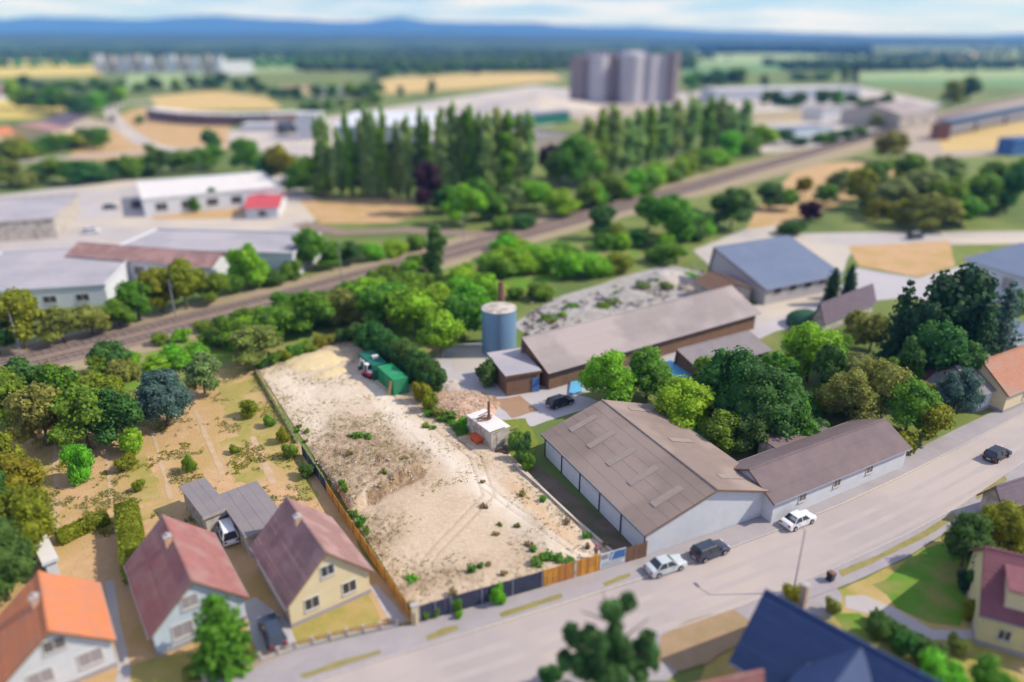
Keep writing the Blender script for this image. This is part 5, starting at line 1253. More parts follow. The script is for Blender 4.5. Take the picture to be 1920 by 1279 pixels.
# ================================================================== PERSON
pp = gp(1117, 1048); pz = plot_z(pp)
per = thing('person', 'person in orange-red cap and blue clothes standing behind the ochre fence', 'person', (pp.x, pp.y, pz), .3)
V_ = [((0, 0, .98), .15), ((0, 0, 1.18), .14), ((0, .0, 1.38), .17), ((0, 0, 1.50), .065), ((0, .01, 1.56), .06), ((0, .02, 1.66), .105), ((0, .02, 1.74), .09)]
E_ = [(0, 1), (1, 2), (2, 3), (3, 4), (4, 5), (5, 6)]
def chain(start, pts):
    i = start
    for p, r_ in pts: V_.append((p, r_)); E_.append((i, len(V_) - 1)); i = len(V_) - 1
    return i
for s in (-1, 1):
    k = chain(2, [((s * .19, 0, 1.41), .07), ((s * .25, .02, 1.14), .048), ((s * .24, .10, .92), .036), ((s * .235, .14, .85), .034)])
    for q_ in range(4): chain(k, [((s * (.235 - .012) + (q_ - 1.5) * .019, .165, .80 + .004 * abs(q_ - 1.5)), .0095), ((s * .223 + (q_ - 1.5) * .019, .175, .755 + .006 * abs(q_ - 1.5)), .0085)])
    chain(k, [((s * .20, .165, .83), .0105), ((s * .185, .185, .80), .009)])
    chain(0, [((s * .10, 0, .88), .10), ((s * .11, .02, .5), .065), ((s * .11, -.01, .09), .048), ((s * .12, .13, .045), .04)])
me = bpy.data.meshes.new('body'); me.from_pydata([v[0] for v in V_], E_, []); me.update()
bo = bpy.data.objects.new('body', me); C.objects.link(bo)
bo.modifiers.new('skin', 'SKIN'); sv = me.skin_vertices[0].data
for i, v in enumerate(V_): sv[i].radius = (v[1], v[1]); sv[i].use_root = (i == 0)
bo.modifiers.new('sub', 'SUBSURF').levels = 2
dg = bpy.context.evaluated_depsgraph_get(); m2 = bpy.data.meshes.new_from_object(bo.evaluated_get(dg)); bpy.data.objects.remove(bo)
m2.materials.clear()
for k in ('skin', 'bluepaint', 'cardark', 'rubber'): m2.materials.append(M[k])
for pl in m2.polygons:
    z = pl.center.z; r_ = abs(pl.center.x)
    pl.material_index = 3 if z < .1 else (2 if (z < .95 and r_ < .19) else (1 if (.93 < z < 1.5 and (r_ < .2 or z > 1.1)) else 0))
    pl.use_smooth = True
bo = link('body', m2, per)
b = MB(); b.lathe([(.125, 1.66), (.128, 1.72), (.11, 1.79), (.06, 1.83), (.01, 1.84)], 16, (0, .02)); b.box(-.09, .09, .1, .24, 1.675, 1.69); b.obj('cap', M['skip'], per)
b = MB(); b.lathe([(.10, 1.55), (.118, 1.62), (.118, 1.66)], 14, (0, -.012)); b.obj('hair', M['bark'], per)
b = MB(); b.box(-.05, -.03, .115, .127, 1.645, 1.655); b.box(.03, .05, .115, .127, 1.645, 1.655); b.box(-.012, .012, .118, .145, 1.61, 1.645); b.box(-.03, .03, .11, .122, 1.575, 1.583); b.obj('face_features', M['rubber'], per)
b = MB(); b.box(-.185, .185, -.16, .16, 1.22, 1.40); b.box(-.2, .2, -.1, .1, 1.1, 1.42); bevel(b.obj('waistcoat', M['skip'], per), .04)
# ================================================================== VEGETATION
def leaves_mesh(name, P, N, size, m, extra=None, up=.25, curl=.3):
    """many small leaf-clump faces: positions P, outward directions N, sizes"""
    n = len(P)
    D = N + nr.normal(0, .55, (n, 3)); D[:, 2] += up; D /= np.linalg.norm(D, axis=1)[:, None] + 1e-9
    A = np.cross(D, nr.normal(0, 1, (n, 3))); A /= np.linalg.norm(A, axis=1)[:, None] + 1e-9
    B = np.cross(D, A)
    s = (np.ones(n) * size * nr.uniform(.6, 1.35, n))[:, None] / 2
    k = nr.uniform(.7, 1.3, (n, 1))
    Q = np.stack([P - A * s * k - B * s * .35, P + A * s * .2 - B * s + D * s * curl * .3, P + A * s * k + B * s * .35, P - A * s * .2 + B * s - D * s * curl], 1).reshape(-1, 3)
    nv = len(Q); Fq = np.arange(nv, dtype=np.int32)
    vs, loops, starts, totals = Q, Fq, np.arange(0, nv, 4), np.full(n, 4)
    if extra is not None:
        ev, ef = extra
        vs = np.vstack([Q, ev]); ef = np.array(ef) + nv
        loops = np.concatenate([Fq, ef.ravel()]); starts = np.concatenate([starts, nv + np.arange(0, ef.size, 3)]); totals = np.concatenate([totals, np.full(len(ef), 3)])
    me = bpy.data.meshes.new(name)
    me.vertices.add(len(vs)); me.vertices.foreach_set('co', vs.astype('f').ravel())
    me.loops.add(len(loops)); me.loops.foreach_set('vertex_index', loops.astype('i'))
    me.polygons.add(len(starts)); me.polygons.foreach_set('loop_start', starts.astype('i')); me.polygons.foreach_set('loop_total', totals.astype('i'))
    me.materials.append(m); me.update(calc_edges=True); me.validate()
    return me
_b = bmesh.new(); bmesh.ops.create_icosphere(_b, subdivisions=2, radius=1); ICO_V = np.array([v.co[:] for v in _b.verts]); ICO_F = [[v.index for v in f.verts] for f in _b.faces]; _b.free()
_b = bmesh.new(); bmesh.ops.create_icosphere(_b, subdivisions=2, radius=1); ICO1_V = np.array([v.co[:] for v in _b.verts]); ICO1_F = [[v.index for v in f.verts] for f in _b.faces]; _b.free()
def sph(n):
    d = nr.normal(0, 1, (n, 3)); return d / np.linalg.norm(d, axis=1)[:, None]
def lobes_crown(name, lobes, nleaf, size, core=.70, up=.55):
    """crown of ellipsoid boughs (centre, radii): leaves on their outer shells plus a ragged inner mass of leaves"""
    Ps, Ns, ev, ef = [], [], [], []
    area = np.array([l[1][0] * l[1][1] + l[1][0] * l[1][2] for l in lobes]); area /= area.sum()
    for (c, r_), a in zip(lobes, area):
        n = max(12, int(nleaf * a)); d = sph(n); rad = nr.uniform(.66, 1.06, n)[:, None]
        P = np.array(c) + d * np.array(r_) * rad
        keep = np.ones(n, bool)
        for (c2, r2) in lobes:
            if c2 is c: continue
            keep &= (((P - np.array(c2)) / np.array(r2)) ** 2).sum(1) > .45
        Ps.append(P[keep]); Ns.append(d[keep])
        if core:
            w = 1 + .18 * nr.normal(0, 1, (len(ICO_V), 1))
            o = sum(len(e) for e in ev); ev.append(np.array(c) + ICO_V * np.array(r_) * core * w); ef += [[i + o for i in f] for f in ICO_F]
    return leaves_mesh(name, np.vstack(Ps), np.vstack(Ns), size, M['leaf_mid'], (np.vstack(ev), ef) if core else None, up)
def broad(seed, n=11, nleaf=2600, size=.05, flat_=1.0):
    r_ = random.Random(seed); L = [((0, 0, .55), (.27, .27, .30 * flat_))]
    for k in range(n):
        a = k * 2.399 + r_.uniform(-.5, .5); t = r_.uniform(0, 1); z = .28 + .52 * t; rr = (.30 - .20 * abs(t - .35)) * r_.uniform(.75, 1.1)
        s = r_.uniform(.13, .21); L.append(((rr * math.cos(a), rr * math.sin(a), z), (s, s, s * r_.uniform(.75, .95))))
    L.append(((r_.uniform(-.06, .06), r_.uniform(-.06, .06), .84), (.15, .15, .14)))
    return lobes_crown('crown', L, nleaf, size)
def poplar(seed, nleaf=1900):
    r_ = random.Random(seed); L = []
    for k in range(13):
        z = .12 + .82 * k / 12; w = .105 * math.sin(math.pi * min(.95, (.17 + .765 * k / 12))) ** .45 * r_.uniform(.82, 1.15); a = r_.uniform(0, 6.3)
        L.append(((w * .35 * math.cos(a), w * .35 * math.sin(a), z), (w, w, .075)))
    return lobes_crown('crown', L, nleaf, .034, .75, .6)
def spruce(seed, nleaf=2400, wid=.26, blunt=0.0):
    r_ = random.Random(seed); Ps, Ns = [], []; ev, ef = [], []
    lay = 13
    for k in range(lay):
        t = k / (lay - 1); z = .07 + .90 * t; w = wid * ((1 - t) ** .85 * (1 - blunt) + blunt * math.sqrt(max(0, 1 - t * t))) + .012
        arms = 9 if k < lay - 3 else 5
        for j in range(arms):
            a = 6.283 * j / arms + k * .7 + r_.uniform(-.2, .2); ln_ = w * r_.uniform(.8, 1.15); m_ = max(4, int(nleaf / lay / arms * (1.7 - 1.4 * t)))
            u = nr.uniform(.15, 1, m_); P = np.c_[np.cos(a) * u * ln_ + nr.normal(0, .018, m_), np.sin(a) * u * ln_ + nr.normal(0, .018, m_), z - .06 * u * (1 - t) + nr.normal(0, .012, m_) + .02]
            Ps.append(P); Ns.append(np.c_[np.full(m_, math.cos(a)) * .5, np.full(m_, math.sin(a)) * .5, np.full(m_, .5)])
    for k in range(6):
        t = k / 6; w = (wid * (1 - t) + .01) * .62; o = len(ev) * 42; V0 = ICO1_V * np.array([w, w, .11]) * (1 + .2 * nr.normal(0, 1, (42, 1))) + np.array([0, 0, .1 + .84 * t]); ev.append(V0); ef += [[i + o for i in f] for f in ICO1_F]
    return leaves_mesh('crown', np.vstack(Ps), np.vstack(Ns), .042, M['leaf_conifer'], (np.vstack(ev), ef), .2)
def pine(seed):
    r_ = random.Random(seed); L = []
    for (x, y, z, s) in [(0, 0, .84, .15), (.02, .02, .62, .17), (-.20, .05, .60, .14), (.26, -.03, .62, .15), (.34, .06, .44, .13), (-.14, -.12, .40, .14), (.12, -.14, .38, .13), (-.28, .02, .38, .10), (.22, .15, .78, .10), (.06, .2, .5, .15)]:
        for q_ in range(6):
            L.append(((x + r_.uniform(-.1, .1), y + r_.uniform(-.1, .1), z + r_.uniform(-.09, .09)), (s * .47, s * .47, s * .38)))
    return lobes_crown('crown', L, 11000, .034, .6, .4)
CR = {'broad': [broad(1), broad(2, 12), broad(3, 10), broad(4, 14), broad(5, 9, flat_=1.2)], 'fine': [broad(21, 16, 6500, .032), broad(22, 18, 6500, .032), broad(23, 15, 6500, .032)],
      'poplar': [poplar(k) for k in range(4)], 'spruce': [spruce(1), spruce(2, wid=.30, blunt=.35)], 'fir': [spruce(3, wid=.34, blunt=.55)], 'pine': [pine(5)],
      'column': [spruce(6, 3600, .2, .85)]}
def dome(seed, nleaf=1300, size=.075):
    r_ = random.Random(seed); L = [((0, 0, .38), (.36, .36, .42))]
    for k in range(8):
        a = k * 2.4 + r_.uniform(-.4, .4); rr = r_.uniform(.2, .36); s = r_.uniform(.15, .26)
        L.append(((rr * math.cos(a), rr * math.sin(a), r_.uniform(.2, .62)), (s, s, s)))
    return lobes_crown('crown', L, nleaf, size)
CR['bush'] = [dome(1), dome(2), dome(3)]
def weedmesh(seed):
    Ps, Ns = [], []
    r_ = random.Random(seed)
    for k in range(9):
        cx, cy, h, w = r_.uniform(-.42, .42), r_.uniform(-.3, .3), r_.uniform(.3, 1.0), r_.uniform(.06, .17); n = 70
        z = nr.uniform(0, h, n); P = np.c_[cx + nr.normal(0, w, n) * (.6 + .5 * z), cy + nr.normal(0, w, n) * (.6 + .5 * z), z]
        Ps.append(P); Ns.append(np.c_[nr.normal(0, 1, n), nr.normal(0, 1, n), nr.uniform(.3, 1, n)])
    return leaves_mesh('foliage', np.vstack(Ps), np.vstack(Ns), .15, M['leaf_weed'], None, .4)
CR['weed'] = [weedmesh(k) for k in range(5)]
CR['finebush'] = [dome(4, 3600, .042), dome(5, 3600, .042)]
def trunk_mesh(seed, kind):
    r_ = random.Random(seed); b = MB()
    h = {'broad': .55, 'poplar': .8, 'spruce': .9, 'pine': .82}[kind]; w = {'broad': .026, 'poplar': .018, 'spruce': .02, 'pine': .022}[kind]
    p = Vector((0, 0, -.01)); n = 5
    for k in range(n):
        q_ = Vector((r_.uniform(-.012, .012), r_.uniform(-.012, .012), h * (k + 1) / n)); b.tube(p, q_, w * (1.25 - k / n), w * (1.25 - (k + 1) / n), 7, cap=(k == n - 1)); p = q_
    for k in range(7 if kind != 'spruce' else 0):
        a = k * 2.4; z = h * r_.uniform(.35, .95); e = .22 if kind == 'broad' else (.05 if kind == 'poplar' else .26)
        b.tube((0, 0, z), (math.cos(a) * e, math.sin(a) * e, z + .14), w * .42, w * .15, 5)
    return b.mesh('trunk', M['bark'])
TR = {k: trunk_mesh(i, k) for i, k in enumerate(('broad', 'poplar', 'spruce', 'pine'))}
TKIND = {'broad': 'broad', 'fine': 'broad', 'poplar': 'poplar', 'spruce': 'spruce', 'fir': 'spruce', 'pine': 'pine', 'column': 'spruce', 'bush': None, 'finebush': None, 'weed': None}
CW = {'broad': .84, 'fine': .84, 'poplar': .21, 'spruce': .52, 'fir': .66, 'pine': .8, 'column': .4, 'bush': 1.0, 'finebush': 1.0, 'weed': 1.0}
cnt = {}
def plant(px, base, top, wpx, kind, leaf, name, label, cat, group=None, z0=.03):
    p = gp(px, base); p.z = z0
    h = max(.4, ztop(p.y, top) - z0); w = max(.4, wpx / FPX * depth(p))
    # the crown's near edge hides the surveyed foot a little: stand the plant half its radius further back
    i = cnt[kind] = cnt.get(kind, -1) + 1
    t = thing(name, label, cat, p, rnd.uniform(0, 6.28), group)
    me = CR[kind][i % len(CR[kind])]
    c = link('crown' if TKIND[kind] else 'foliage', me, t)
    c.material_slots[0].link = 'OBJECT'; c.material_slots[0].material = M['leaf_' + leaf]
    s = w / CW[kind]
    c.scale = (s, s * rnd.uniform(.92, 1.08), h * 1.02)
    if TKIND[kind]:
        k = link('trunk', TR[TKIND[kind]], t); k.scale = (h * .9, h * .9, h)
    return t
LOOK = {'mid': 'mid-green', 'bright': 'bright green', 'dark': 'dark green', 'yellow': 'yellow-green', 'olive': 'dull olive', 'grey': 'greyish green', 'blue': 'blue-green', 'conifer': 'blackish green', 'poplar': 'grey-green', 'purple': 'dark purple', 'pine': 'green', 'weed': 'fresh green', 'dryweed': 'dry straw-coloured'}
KW = {'broad': ('rounded tree', 'broadleaf_tree', 'tree'), 'fine': ('rounded tree', 'broadleaf_tree', 'tree'), 'poplar': ('slender poplar', 'poplar_tree', 'tree'), 'spruce': ('conifer', 'conifer_tree', 'tree'), 'fir': ('blunt conifer', 'conifer_tree', 'tree'),
      'pine': ('pine', 'pine_tree', 'tree'), 'column': ('columnar tree', 'columnar_tree', 'tree'), 'bush': ('bush', 'bush', 'bush'), 'finebush': ('bush', 'bush', 'bush'), 'weed': ('weed patch', 'weed_clump', 'weed')}
def grove(where, items, group):
    """items: (px, base, top, width px, kind, leaf); every plant gets its own label by rank from the left"""
    items = sorted(items); n = len(items)
    for i, (px, ba, tp, w, k, lf) in enumerate(items):
        noun, nm, cat = KW[k]
        lab = f'{LOOK[lf]} {noun} {where}' if n == 1 else f'{LOOK[lf]} {noun}, {ordinal(i, n)} {where}'
        if len(lab.split()) > 16: lab = lab.replace(' of the ', ' of ')
        if len(lab.split()) > 16: lab = lab.replace(' the ', ' ')
        if len(lab.split()) > 16: lab = lab.replace('rounded tree', 'tree').replace('right of', 'beyond')
        if len(lab.split()) > 16: print('LONG', len(lab.split()), lab)
        plant(px, ba, tp, w, k, lf, nm, lab, cat, group if n > 1 else None)
def belt(where, path, n, h, w, kinds, leaves, group, jit=(6, 4)):
    """n plants along a surveyed line; h, w in photo pixels"""
    it = []
    for i in range(n):
        u = (i + .5) / n * (len(path) - 1); k = min(int(u), len(path) - 2); f = u - k
        px = path[k][0] + (path[k + 1][0] - path[k][0]) * f + rnd.uniform(-jit[0], jit[0]); py = path[k][1] + (path[k + 1][1] - path[k][1]) * f + rnd.uniform(-jit[1], jit[1])
        q_ = rnd.uniform(.75, 1.25)
        it.append((px, py, py - h * q_, w * rnd.uniform(.8, 1.2), rnd.choice(kinds), rnd.choice(leaves)))
    grove(where, it, group)
B_, F_, U_ = 'broad', 'fine', 'bush'
grove('of the trees crowding the left edge above the gardens', [(20, 812, 690, 105, B_, 'mid'), (92, 835, 715, 105, B_, 'olive'), (168, 842, 722, 110, B_, 'mid'), (228, 836, 728, 95, B_, 'dark'), (55, 770, 670, 90, B_, 'dark'), (120, 780, 680, 80, B_, 'mid'), (205, 790, 700, 90, B_, 'yellow'), (252, 850, 790, 50, U_, 'bright'), (15, 905, 800, 70, B_, 'yellow')], 'trees crowding the left edge')
grove('of the big garden trees at the lower left edge', [(38, 968, 858, 115, F_, 'yellow'), (62, 1050, 910, 125, F_, 'yellow'), (10, 1000, 880, 90, F_, 'dark'), (16, 1125, 975, 125, F_, 'dark')], 'garden trees at the lower left edge')
grove('standing alone on the dry grass above the gardens', [(316, 798, 694, 92, F_, 'blue')], None)
grove('right of the blue-green tree above the gardens', [(385, 738, 662, 74, B_, 'grey')], None)
grove('of the trees along the far left plot corner', [(480, 684, 612, 105, B_, 'olive'), (428, 650, 590, 60, B_, 'mid'), (520, 640, 575, 85, B_, 'mid'), (585, 625, 545, 90, B_, 'mid'), (545, 600, 560, 55, U_, 'mid'), (640, 610, 540, 85, B_, 'olive'), (615, 590, 545, 60, B_, 'mid')], 'trees at the far left plot corner')
grove('of the wood behind the plot hedge', [(725, 615, 530, 110, B_, 'mid'), (780, 630, 538, 110, B_, 'bright'), (828, 672, 580, 85, B_, 'bright'), (690, 590, 520, 90, B_, 'bright'), (760, 580, 508, 90, B_, 'mid'), (825, 605, 528, 80, B_, 'bright'), (870, 640, 550, 85, B_, 'mid'), (885, 610, 525, 80, B_, 'bright'), (915, 575, 510, 70, B_, 'bright')], 'wood behind the plot hedge')
grove('of the dark hedge trees behind the green containers', [(700, 662, 602, 62, F_, 'dark'), (732, 682, 618, 60, F_, 'dark'), (762, 700, 634, 60, F_, 'dark'), (786, 718, 652, 56, F_, 'dark'), (806, 730, 668, 52, F_, 'dark'), (822, 738, 690, 40, F_, 'dark'), (672, 645, 606, 40, F_, 'dark'), (722, 670, 634, 30, 'finebush', 'yellow'), (735, 672, 622, 34, 'finebush', 'yellow')], 'hedge trees behind the green containers')
grove('of the bushes between containers and white hut', [(792, 754, 708, 42, 'finebush', 'yellow'), (808, 770, 728, 34, 'finebush', 'yellow'), (824, 782, 762, 30, 'finebush', 'olive'), (868, 806, 776, 20, 'finebush', 'bright')], 'bushes between containers and hut')
grove('of the weeds along the shaded plot edge before the hut', [(838, 792, 776, 34, 'weed', 'mid'), (852, 802, 790, 34, 'weed', 'weed'), (815, 778, 765, 30, 'weed', 'mid'), (866, 812, 802, 30, 'weed', 'mid')], 'weeds along the shaded plot edge')
grove('of the weeds along the far edge of the plot', [(492, 690, 660, 36, 'finebush', 'dark'), (512, 684, 656, 34, 'finebush', 'mid'), (535, 676, 652, 32, 'finebush', 'yellow'), (556, 668, 642, 34, 'finebush', 'weed'), (578, 660, 636, 34, 'finebush', 'mid'), (600, 652, 628, 34, 'finebush', 'yellow'), (620, 645, 622, 32, 'finebush', 'olive'), (641, 640, 614, 34, 'finebush', 'dark'), (658, 638, 608, 34, 'finebush', 'dark')], 'weeds along the far plot edge')
grove('of the plants squeezed between white hut and hall', [(978, 862, 815, 34, 'finebush', 'dark'), (990, 880, 845, 28, 'finebush', 'mid'), (968, 842, 800, 34, 'finebush', 'weed'), (985, 838, 805, 26, 'finebush', 'dark')], 'plants between hut and hall')
grove('clipped beside the tank and loading shed', [(915, 722, 668, 52, U_, 'dark')], None)
grove('of the round trees above the storage hall', [(1140, 762, 655, 108, F_, 'bright'), (1212, 748, 652, 95, F_, 'mid'), (1278, 815, 715, 115, F_, 'bright'), (1345, 850, 770, 85, B_, 'mid'), (1400, 856, 775, 70, B_, 'dark')], 'round trees above the storage hall')
grove('of the big dark trees in the works garden', [(1365, 785, 648, 125, F_, 'dark'), (1432, 830, 690, 125, F_, 'dark'), (1472, 790, 700, 80, B_, 'dark'), (1512, 715, 606, 115, F_, 'bright'), (1545, 760, 640, 70, B_, 'dark'), (1320, 740, 668, 60, B_, 'mid'), (1450, 745, 660, 80, B_, 'mid'), (1490, 840, 745, 70, B_, 'mid'), (1560, 700, 620, 60, B_, 'mid')], 'dark trees in the works garden')
grove('of the loose trees behind the long street building', [(1585, 800, 690, 115, F_, 'olive'), (1640, 790, 672, 120, F_, 'olive'), (1695, 815, 715, 100, F_, 'mid'), (1740, 825, 755, 75, B_, 'yellow'), (1600, 740, 660, 70, B_, 'grey'), (1655, 745, 668, 70, B_, 'mid'), (1570, 720, 650, 60, B_, 'mid'), (1720, 770, 715, 60, B_, 'olive'), (1520, 830, 770, 60, U_, 'dark'), (1690, 850, 800, 50, U_, 'yellow')], 'loose trees behind the street building')
grove('of the tall dark conifers at the right', [(1672, 690, 532, 75, 'fir', 'conifer'), (1715, 710, 560, 95, B_, 'conifer'), (1765, 690, 492, 135, B_, 'conifer'), (1812, 715, 560, 105, 'fir', 'conifer'), (1856, 690, 535, 90, 'fir', 'blue'), (1740, 735, 600, 105, B_, 'dark'), (1690, 740, 630, 70, B_, 'dark'), (1790, 740, 640, 90, B_, 'dark'), (1895, 600, 540, 50, B_, 'dark'), (1600, 640, 580, 50, B_, 'olive'), (1630, 660, 585, 70, B_, 'olive')], 'tall dark conifers at the right')
grove('in front of the grey-roofed house at the right', [(1786, 778, 690, 82, F_, 'blue')], None)
grove('of the two column conifers before the works hall', [(1556, 572, 505, 30, 'column', 'conifer'), (1588, 560, 498, 26, 'column', 'conifer')], 'column conifers before the works hall')
grove('of the mixed trees right of the railway', [(1610, 392, 312, 62, B_, 'yellow'), (1665, 402, 332, 80, B_, 'grey'), (1722, 392, 315, 85, B_, 'grey'), (1772, 415, 330, 100, B_, 'mid'), (1832, 402, 322, 80, B_, 'mid'), (1885, 400, 305, 62, B_, 'dark'), (1640, 415, 372, 46, B_, 'yellow'), (1684, 424, 372, 52, B_, 'yellow'), (1742, 432, 362, 100, B_, 'olive'), (1800, 425, 365, 70, B_, 'mid'), (1570, 350, 315, 50, U_, 'grey'), (1640, 350, 300, 60, B_, 'mid'), (1700, 345, 285, 70, B_, 'mid'), (1770, 350, 290, 70, B_, 'grey'), (1860, 350, 300, 60, B_, 'mid'), (1905, 350, 295, 50, B_, 'mid')], 'mixed trees right of the railway')
grove('standing alone in the bend of the railway', [(1667, 302, 244, 66, B_, 'olive')], None)
grove('of the trees lining the yard road by the railway', [(1128, 448, 382, 58, B_, 'dark'), (1215, 432, 362, 62, B_, 'mid'), (1262, 455, 362, 95, B_, 'mid'), (1300, 440, 390, 50, B_, 'dark'), (1370, 428, 350, 88, B_, 'dark'), (1440, 392, 340, 60, B_, 'dark'), (1472, 395, 352, 46, B_, 'mid'), (1506, 366, 330, 34, B_, 'yellow'), (1516, 414, 376, 50, B_, 'purple'), (1482, 440, 405, 56, U_, 'dark'), (1246, 492, 444, 80, U_, 'mid'), (1155, 450, 410, 40, U_, 'yellow')], 'trees lining the yard road')
grove('of the bright bushes between railway and stone yard', [(940, 520, 470, 60, U_, 'mid'), (985, 512, 466, 62, U_, 'bright'), (1022, 508, 452, 62, U_, 'bright'), (1064, 520, 460, 70, U_, 'bright'), (1112, 518, 464, 80, U_, 'bright'), (1160, 510, 462, 60, U_, 'yellow'), (1015, 560, 522, 60, U_, 'mid'), (1060, 490, 446, 60, U_, 'mid'), (900, 560, 500, 60, U_, 'bright'), (965, 560, 530, 40, U_, 'mid')], 'bright bushes by the stone yard')
grove('rising alone beside the railway bed', [(818, 530, 422, 36, 'poplar', 'dark')], None)
grove('at the foot of the lone railway poplar', [(788, 530, 496, 56, U_, 'conifer')], None)
grove('of the trees on the far side of the railway', [(48, 655, 540, 95, B_, 'yellow'), (120, 642, 575, 90, B_, 'olive'), (0, 665, 600, 80, B_, 'dark'), (175, 630, 570, 80, B_, 'olive'), (225, 612, 560, 80, B_, 'mid'), (262, 600, 522, 70, B_, 'mid'), (305, 585, 500, 80, B_, 'yellow'), (350, 580, 484, 90, B_, 'yellow'), (402, 566, 512, 66, B_, 'mid'), (440, 550, 500, 50, U_, 'mid'), (470, 540, 456, 78, B_, 'bright'), (512, 535, 496, 50, U_, 'dark'), (545, 524, 480, 50, U_, 'mid'), (582, 510, 426, 72, B_, 'mid'), (622, 502, 452, 66, B_, 'mid'), (660, 494, 452, 56, B_, 'dark'), (700, 488, 448, 50, U_, 'bright'), (742, 478, 440, 56, U_, 'bright'), (780, 468, 432, 46, U_, 'mid')], 'trees on the far side of the railway')
grove('of the shrubs on the near side of the railway', [(95, 720, 670, 60, U_, 'yellow'), (215, 705, 638, 76, B_, 'dark'), (160, 735, 690, 50, U_, 'olive'), (300, 645, 618, 36, U_, 'mid'), (340, 640, 612, 40, U_, 'bright'), (385, 622, 596, 40, U_, 'mid'), (60, 760, 690, 60, U_, 'mid'), (250, 690, 655, 40, U_, 'bright'), (450, 605, 575, 46, U_, 'mid'), (655, 560, 530, 46, U_, 'bright')], 'shrubs on the near side of the railway')
PX_ = [604, 613, 622, 640, 660, 682, 694, 706, 724, 750, 768, 795, 806, 832, 852, 872, 886, 900, 914, 932, 950, 972, 990, 1100, 1122, 1146, 1170, 1192, 1214, 1238, 1262, 1290, 1322, 1346, 1362, 1390]
it = []
for i, x in enumerate(PX_):
    ba = np.interp(x, [600, 700, 820, 920, 1000, 1120, 1250, 1400], [362, 372, 378, 382, 378, 335, 300, 272]) + rnd.uniform(-4, 4)
    tp = np.interp(x, [600, 700, 860, 920, 990, 1120, 1190, 1300, 1400], [228, 212, 200, 205, 225, 212, 198, 198, 186]) + rnd.uniform(-16, 22)
    it.append((x, ba, tp, rnd.uniform(17, 25) if x < 820 else rnd.uniform(26, 36), 'poplar', 'poplar' if i % 4 else 'mid'))
grove('of the tall poplar row before the black hall', it, 'tall poplar row before the black hall')
grove('of the lower trees among and before the poplars', [(1082, 352, 248, 90, B_, 'mid'), (1050, 345, 280, 70, B_, 'mid'), (1030, 335, 268, 52, B_, 'purple'), (802, 402, 298, 60, B_, 'purple'), (835, 400, 345, 66, B_, 'dark'), (872, 422, 345, 84, B_, 'bright'), (925, 412, 362, 64, B_, 'mid'), (960, 400, 345, 60, B_, 'grey'), (1002, 395, 338, 72, B_, 'bright'), (1050, 405, 352, 72, B_, 'bright'), (900, 395, 330, 60, B_, 'mid'), (742, 365, 290, 46, B_, 'olive'), (980, 425, 395, 60, U_, 'dark'), (940, 430, 400, 50, U_, 'mid')], 'lower trees before the poplars')
belt('of the bushes on the bank between poplars and railway', [(1090, 395), (1200, 360), (1300, 325), (1440, 278)], 15, 46, 56, [U_, B_], ['bright', 'mid', 'mid', 'bright'], 'bushes on the bank by the poplars')
belt('of the trees behind the white-roofed warehouse', [(-20, 352), (120, 345), (260, 332), (420, 315)], 15, 46, 58, [B_, B_, U_], ['mid', 'dark', 'olive', 'dark', 'mid'], 'trees behind the white warehouse')
grove('of the two small trees in front of the white warehouse', [(366, 398, 368, 26, B_, 'mid'), (402, 392, 350, 26, B_, 'dark')], 'small trees before the white warehouse')
grove('of the bright trees right of the white-roofed warehouse', [(464, 328, 256, 62, B_, 'mid'), (500, 345, 290, 50, B_, 'dark'), (532, 345, 268, 62, B_, 'yellow'), (578, 362, 290, 56, B_, 'bright'), (556, 362, 310, 46, B_, 'mid'), (605, 370, 320, 46, B_, 'mid')], 'bright trees right of the white warehouse')
grove('of the trees around the winding country road', [(400, 292, 240, 40, B_, 'dark'), (285, 292, 262, 26, U_, 'mid'), (262, 232, 212, 20, U_, 'mid'), (192, 282, 245, 34, B_, 'mid')], 'trees around the winding road')
belt('of the trees before the far left houses', [(-30, 300), (40, 296), (110, 285), (200, 270)], 12, 40, 50, [B_, U_], ['mid', 'dark', 'yellow', 'mid'], 'trees before the far left houses')
belt('of the trees between yellow field and winding road', [(20, 200), (110, 212), (160, 215), (235, 200)], 12, 46, 46, [B_], ['mid', 'dark', 'mid', 'bright'], 'trees by the yellow field')
belt('of the trees along the yellow field hedgerow', [(30, 168), (130, 172), (200, 175), (300, 172), (420, 168)], 13, 26, 32, [B_], ['dark', 'mid', 'dark'], 'trees along the yellow field')
belt('of the trees between straw fields and far houses', [(380, 165), (470, 172), (540, 192), (660, 188), (720, 182)], 14, 26, 34, [B_], ['mid', 'dark', 'forest' if False else 'dark'], 'trees between the straw fields')
grove('of the few trees beside the orange straw field', [(752, 184, 160, 16, B_, 'dark'), (810, 182, 146, 18, B_, 'dark'), (700, 186, 168, 24, U_, 'mid')], 'trees beside the orange straw field')
belt('of the trees along the edge of the straw field', [(690, 152), (780, 142), (880, 138), (1040, 136)], 14, 18, 26, [B_], ['dark', 'mid'], 'trees along the straw field edge')
belt('of the trees in the far industrial yard', [(1420, 200), (1480, 205), (1590, 200), (1640, 215)], 9, 30, 30, [B_], ['dark', 'mid', 'dark'], 'trees in the far yard')
belt('of the trees on the far bank of the railway', [(1400, 268), (1500, 275), (1590, 258), (1680, 228)], 10, 26, 34, [B_, U_], ['mid', 'dark', 'yellow'], 'trees on the far railway bank')
belt('of the trees left of the pale hall beyond the silos', [(1285, 175), (1340, 165), (1400, 160)], 7, 34, 30, [B_], ['dark', 'mid'], 'trees left of the pale hall')
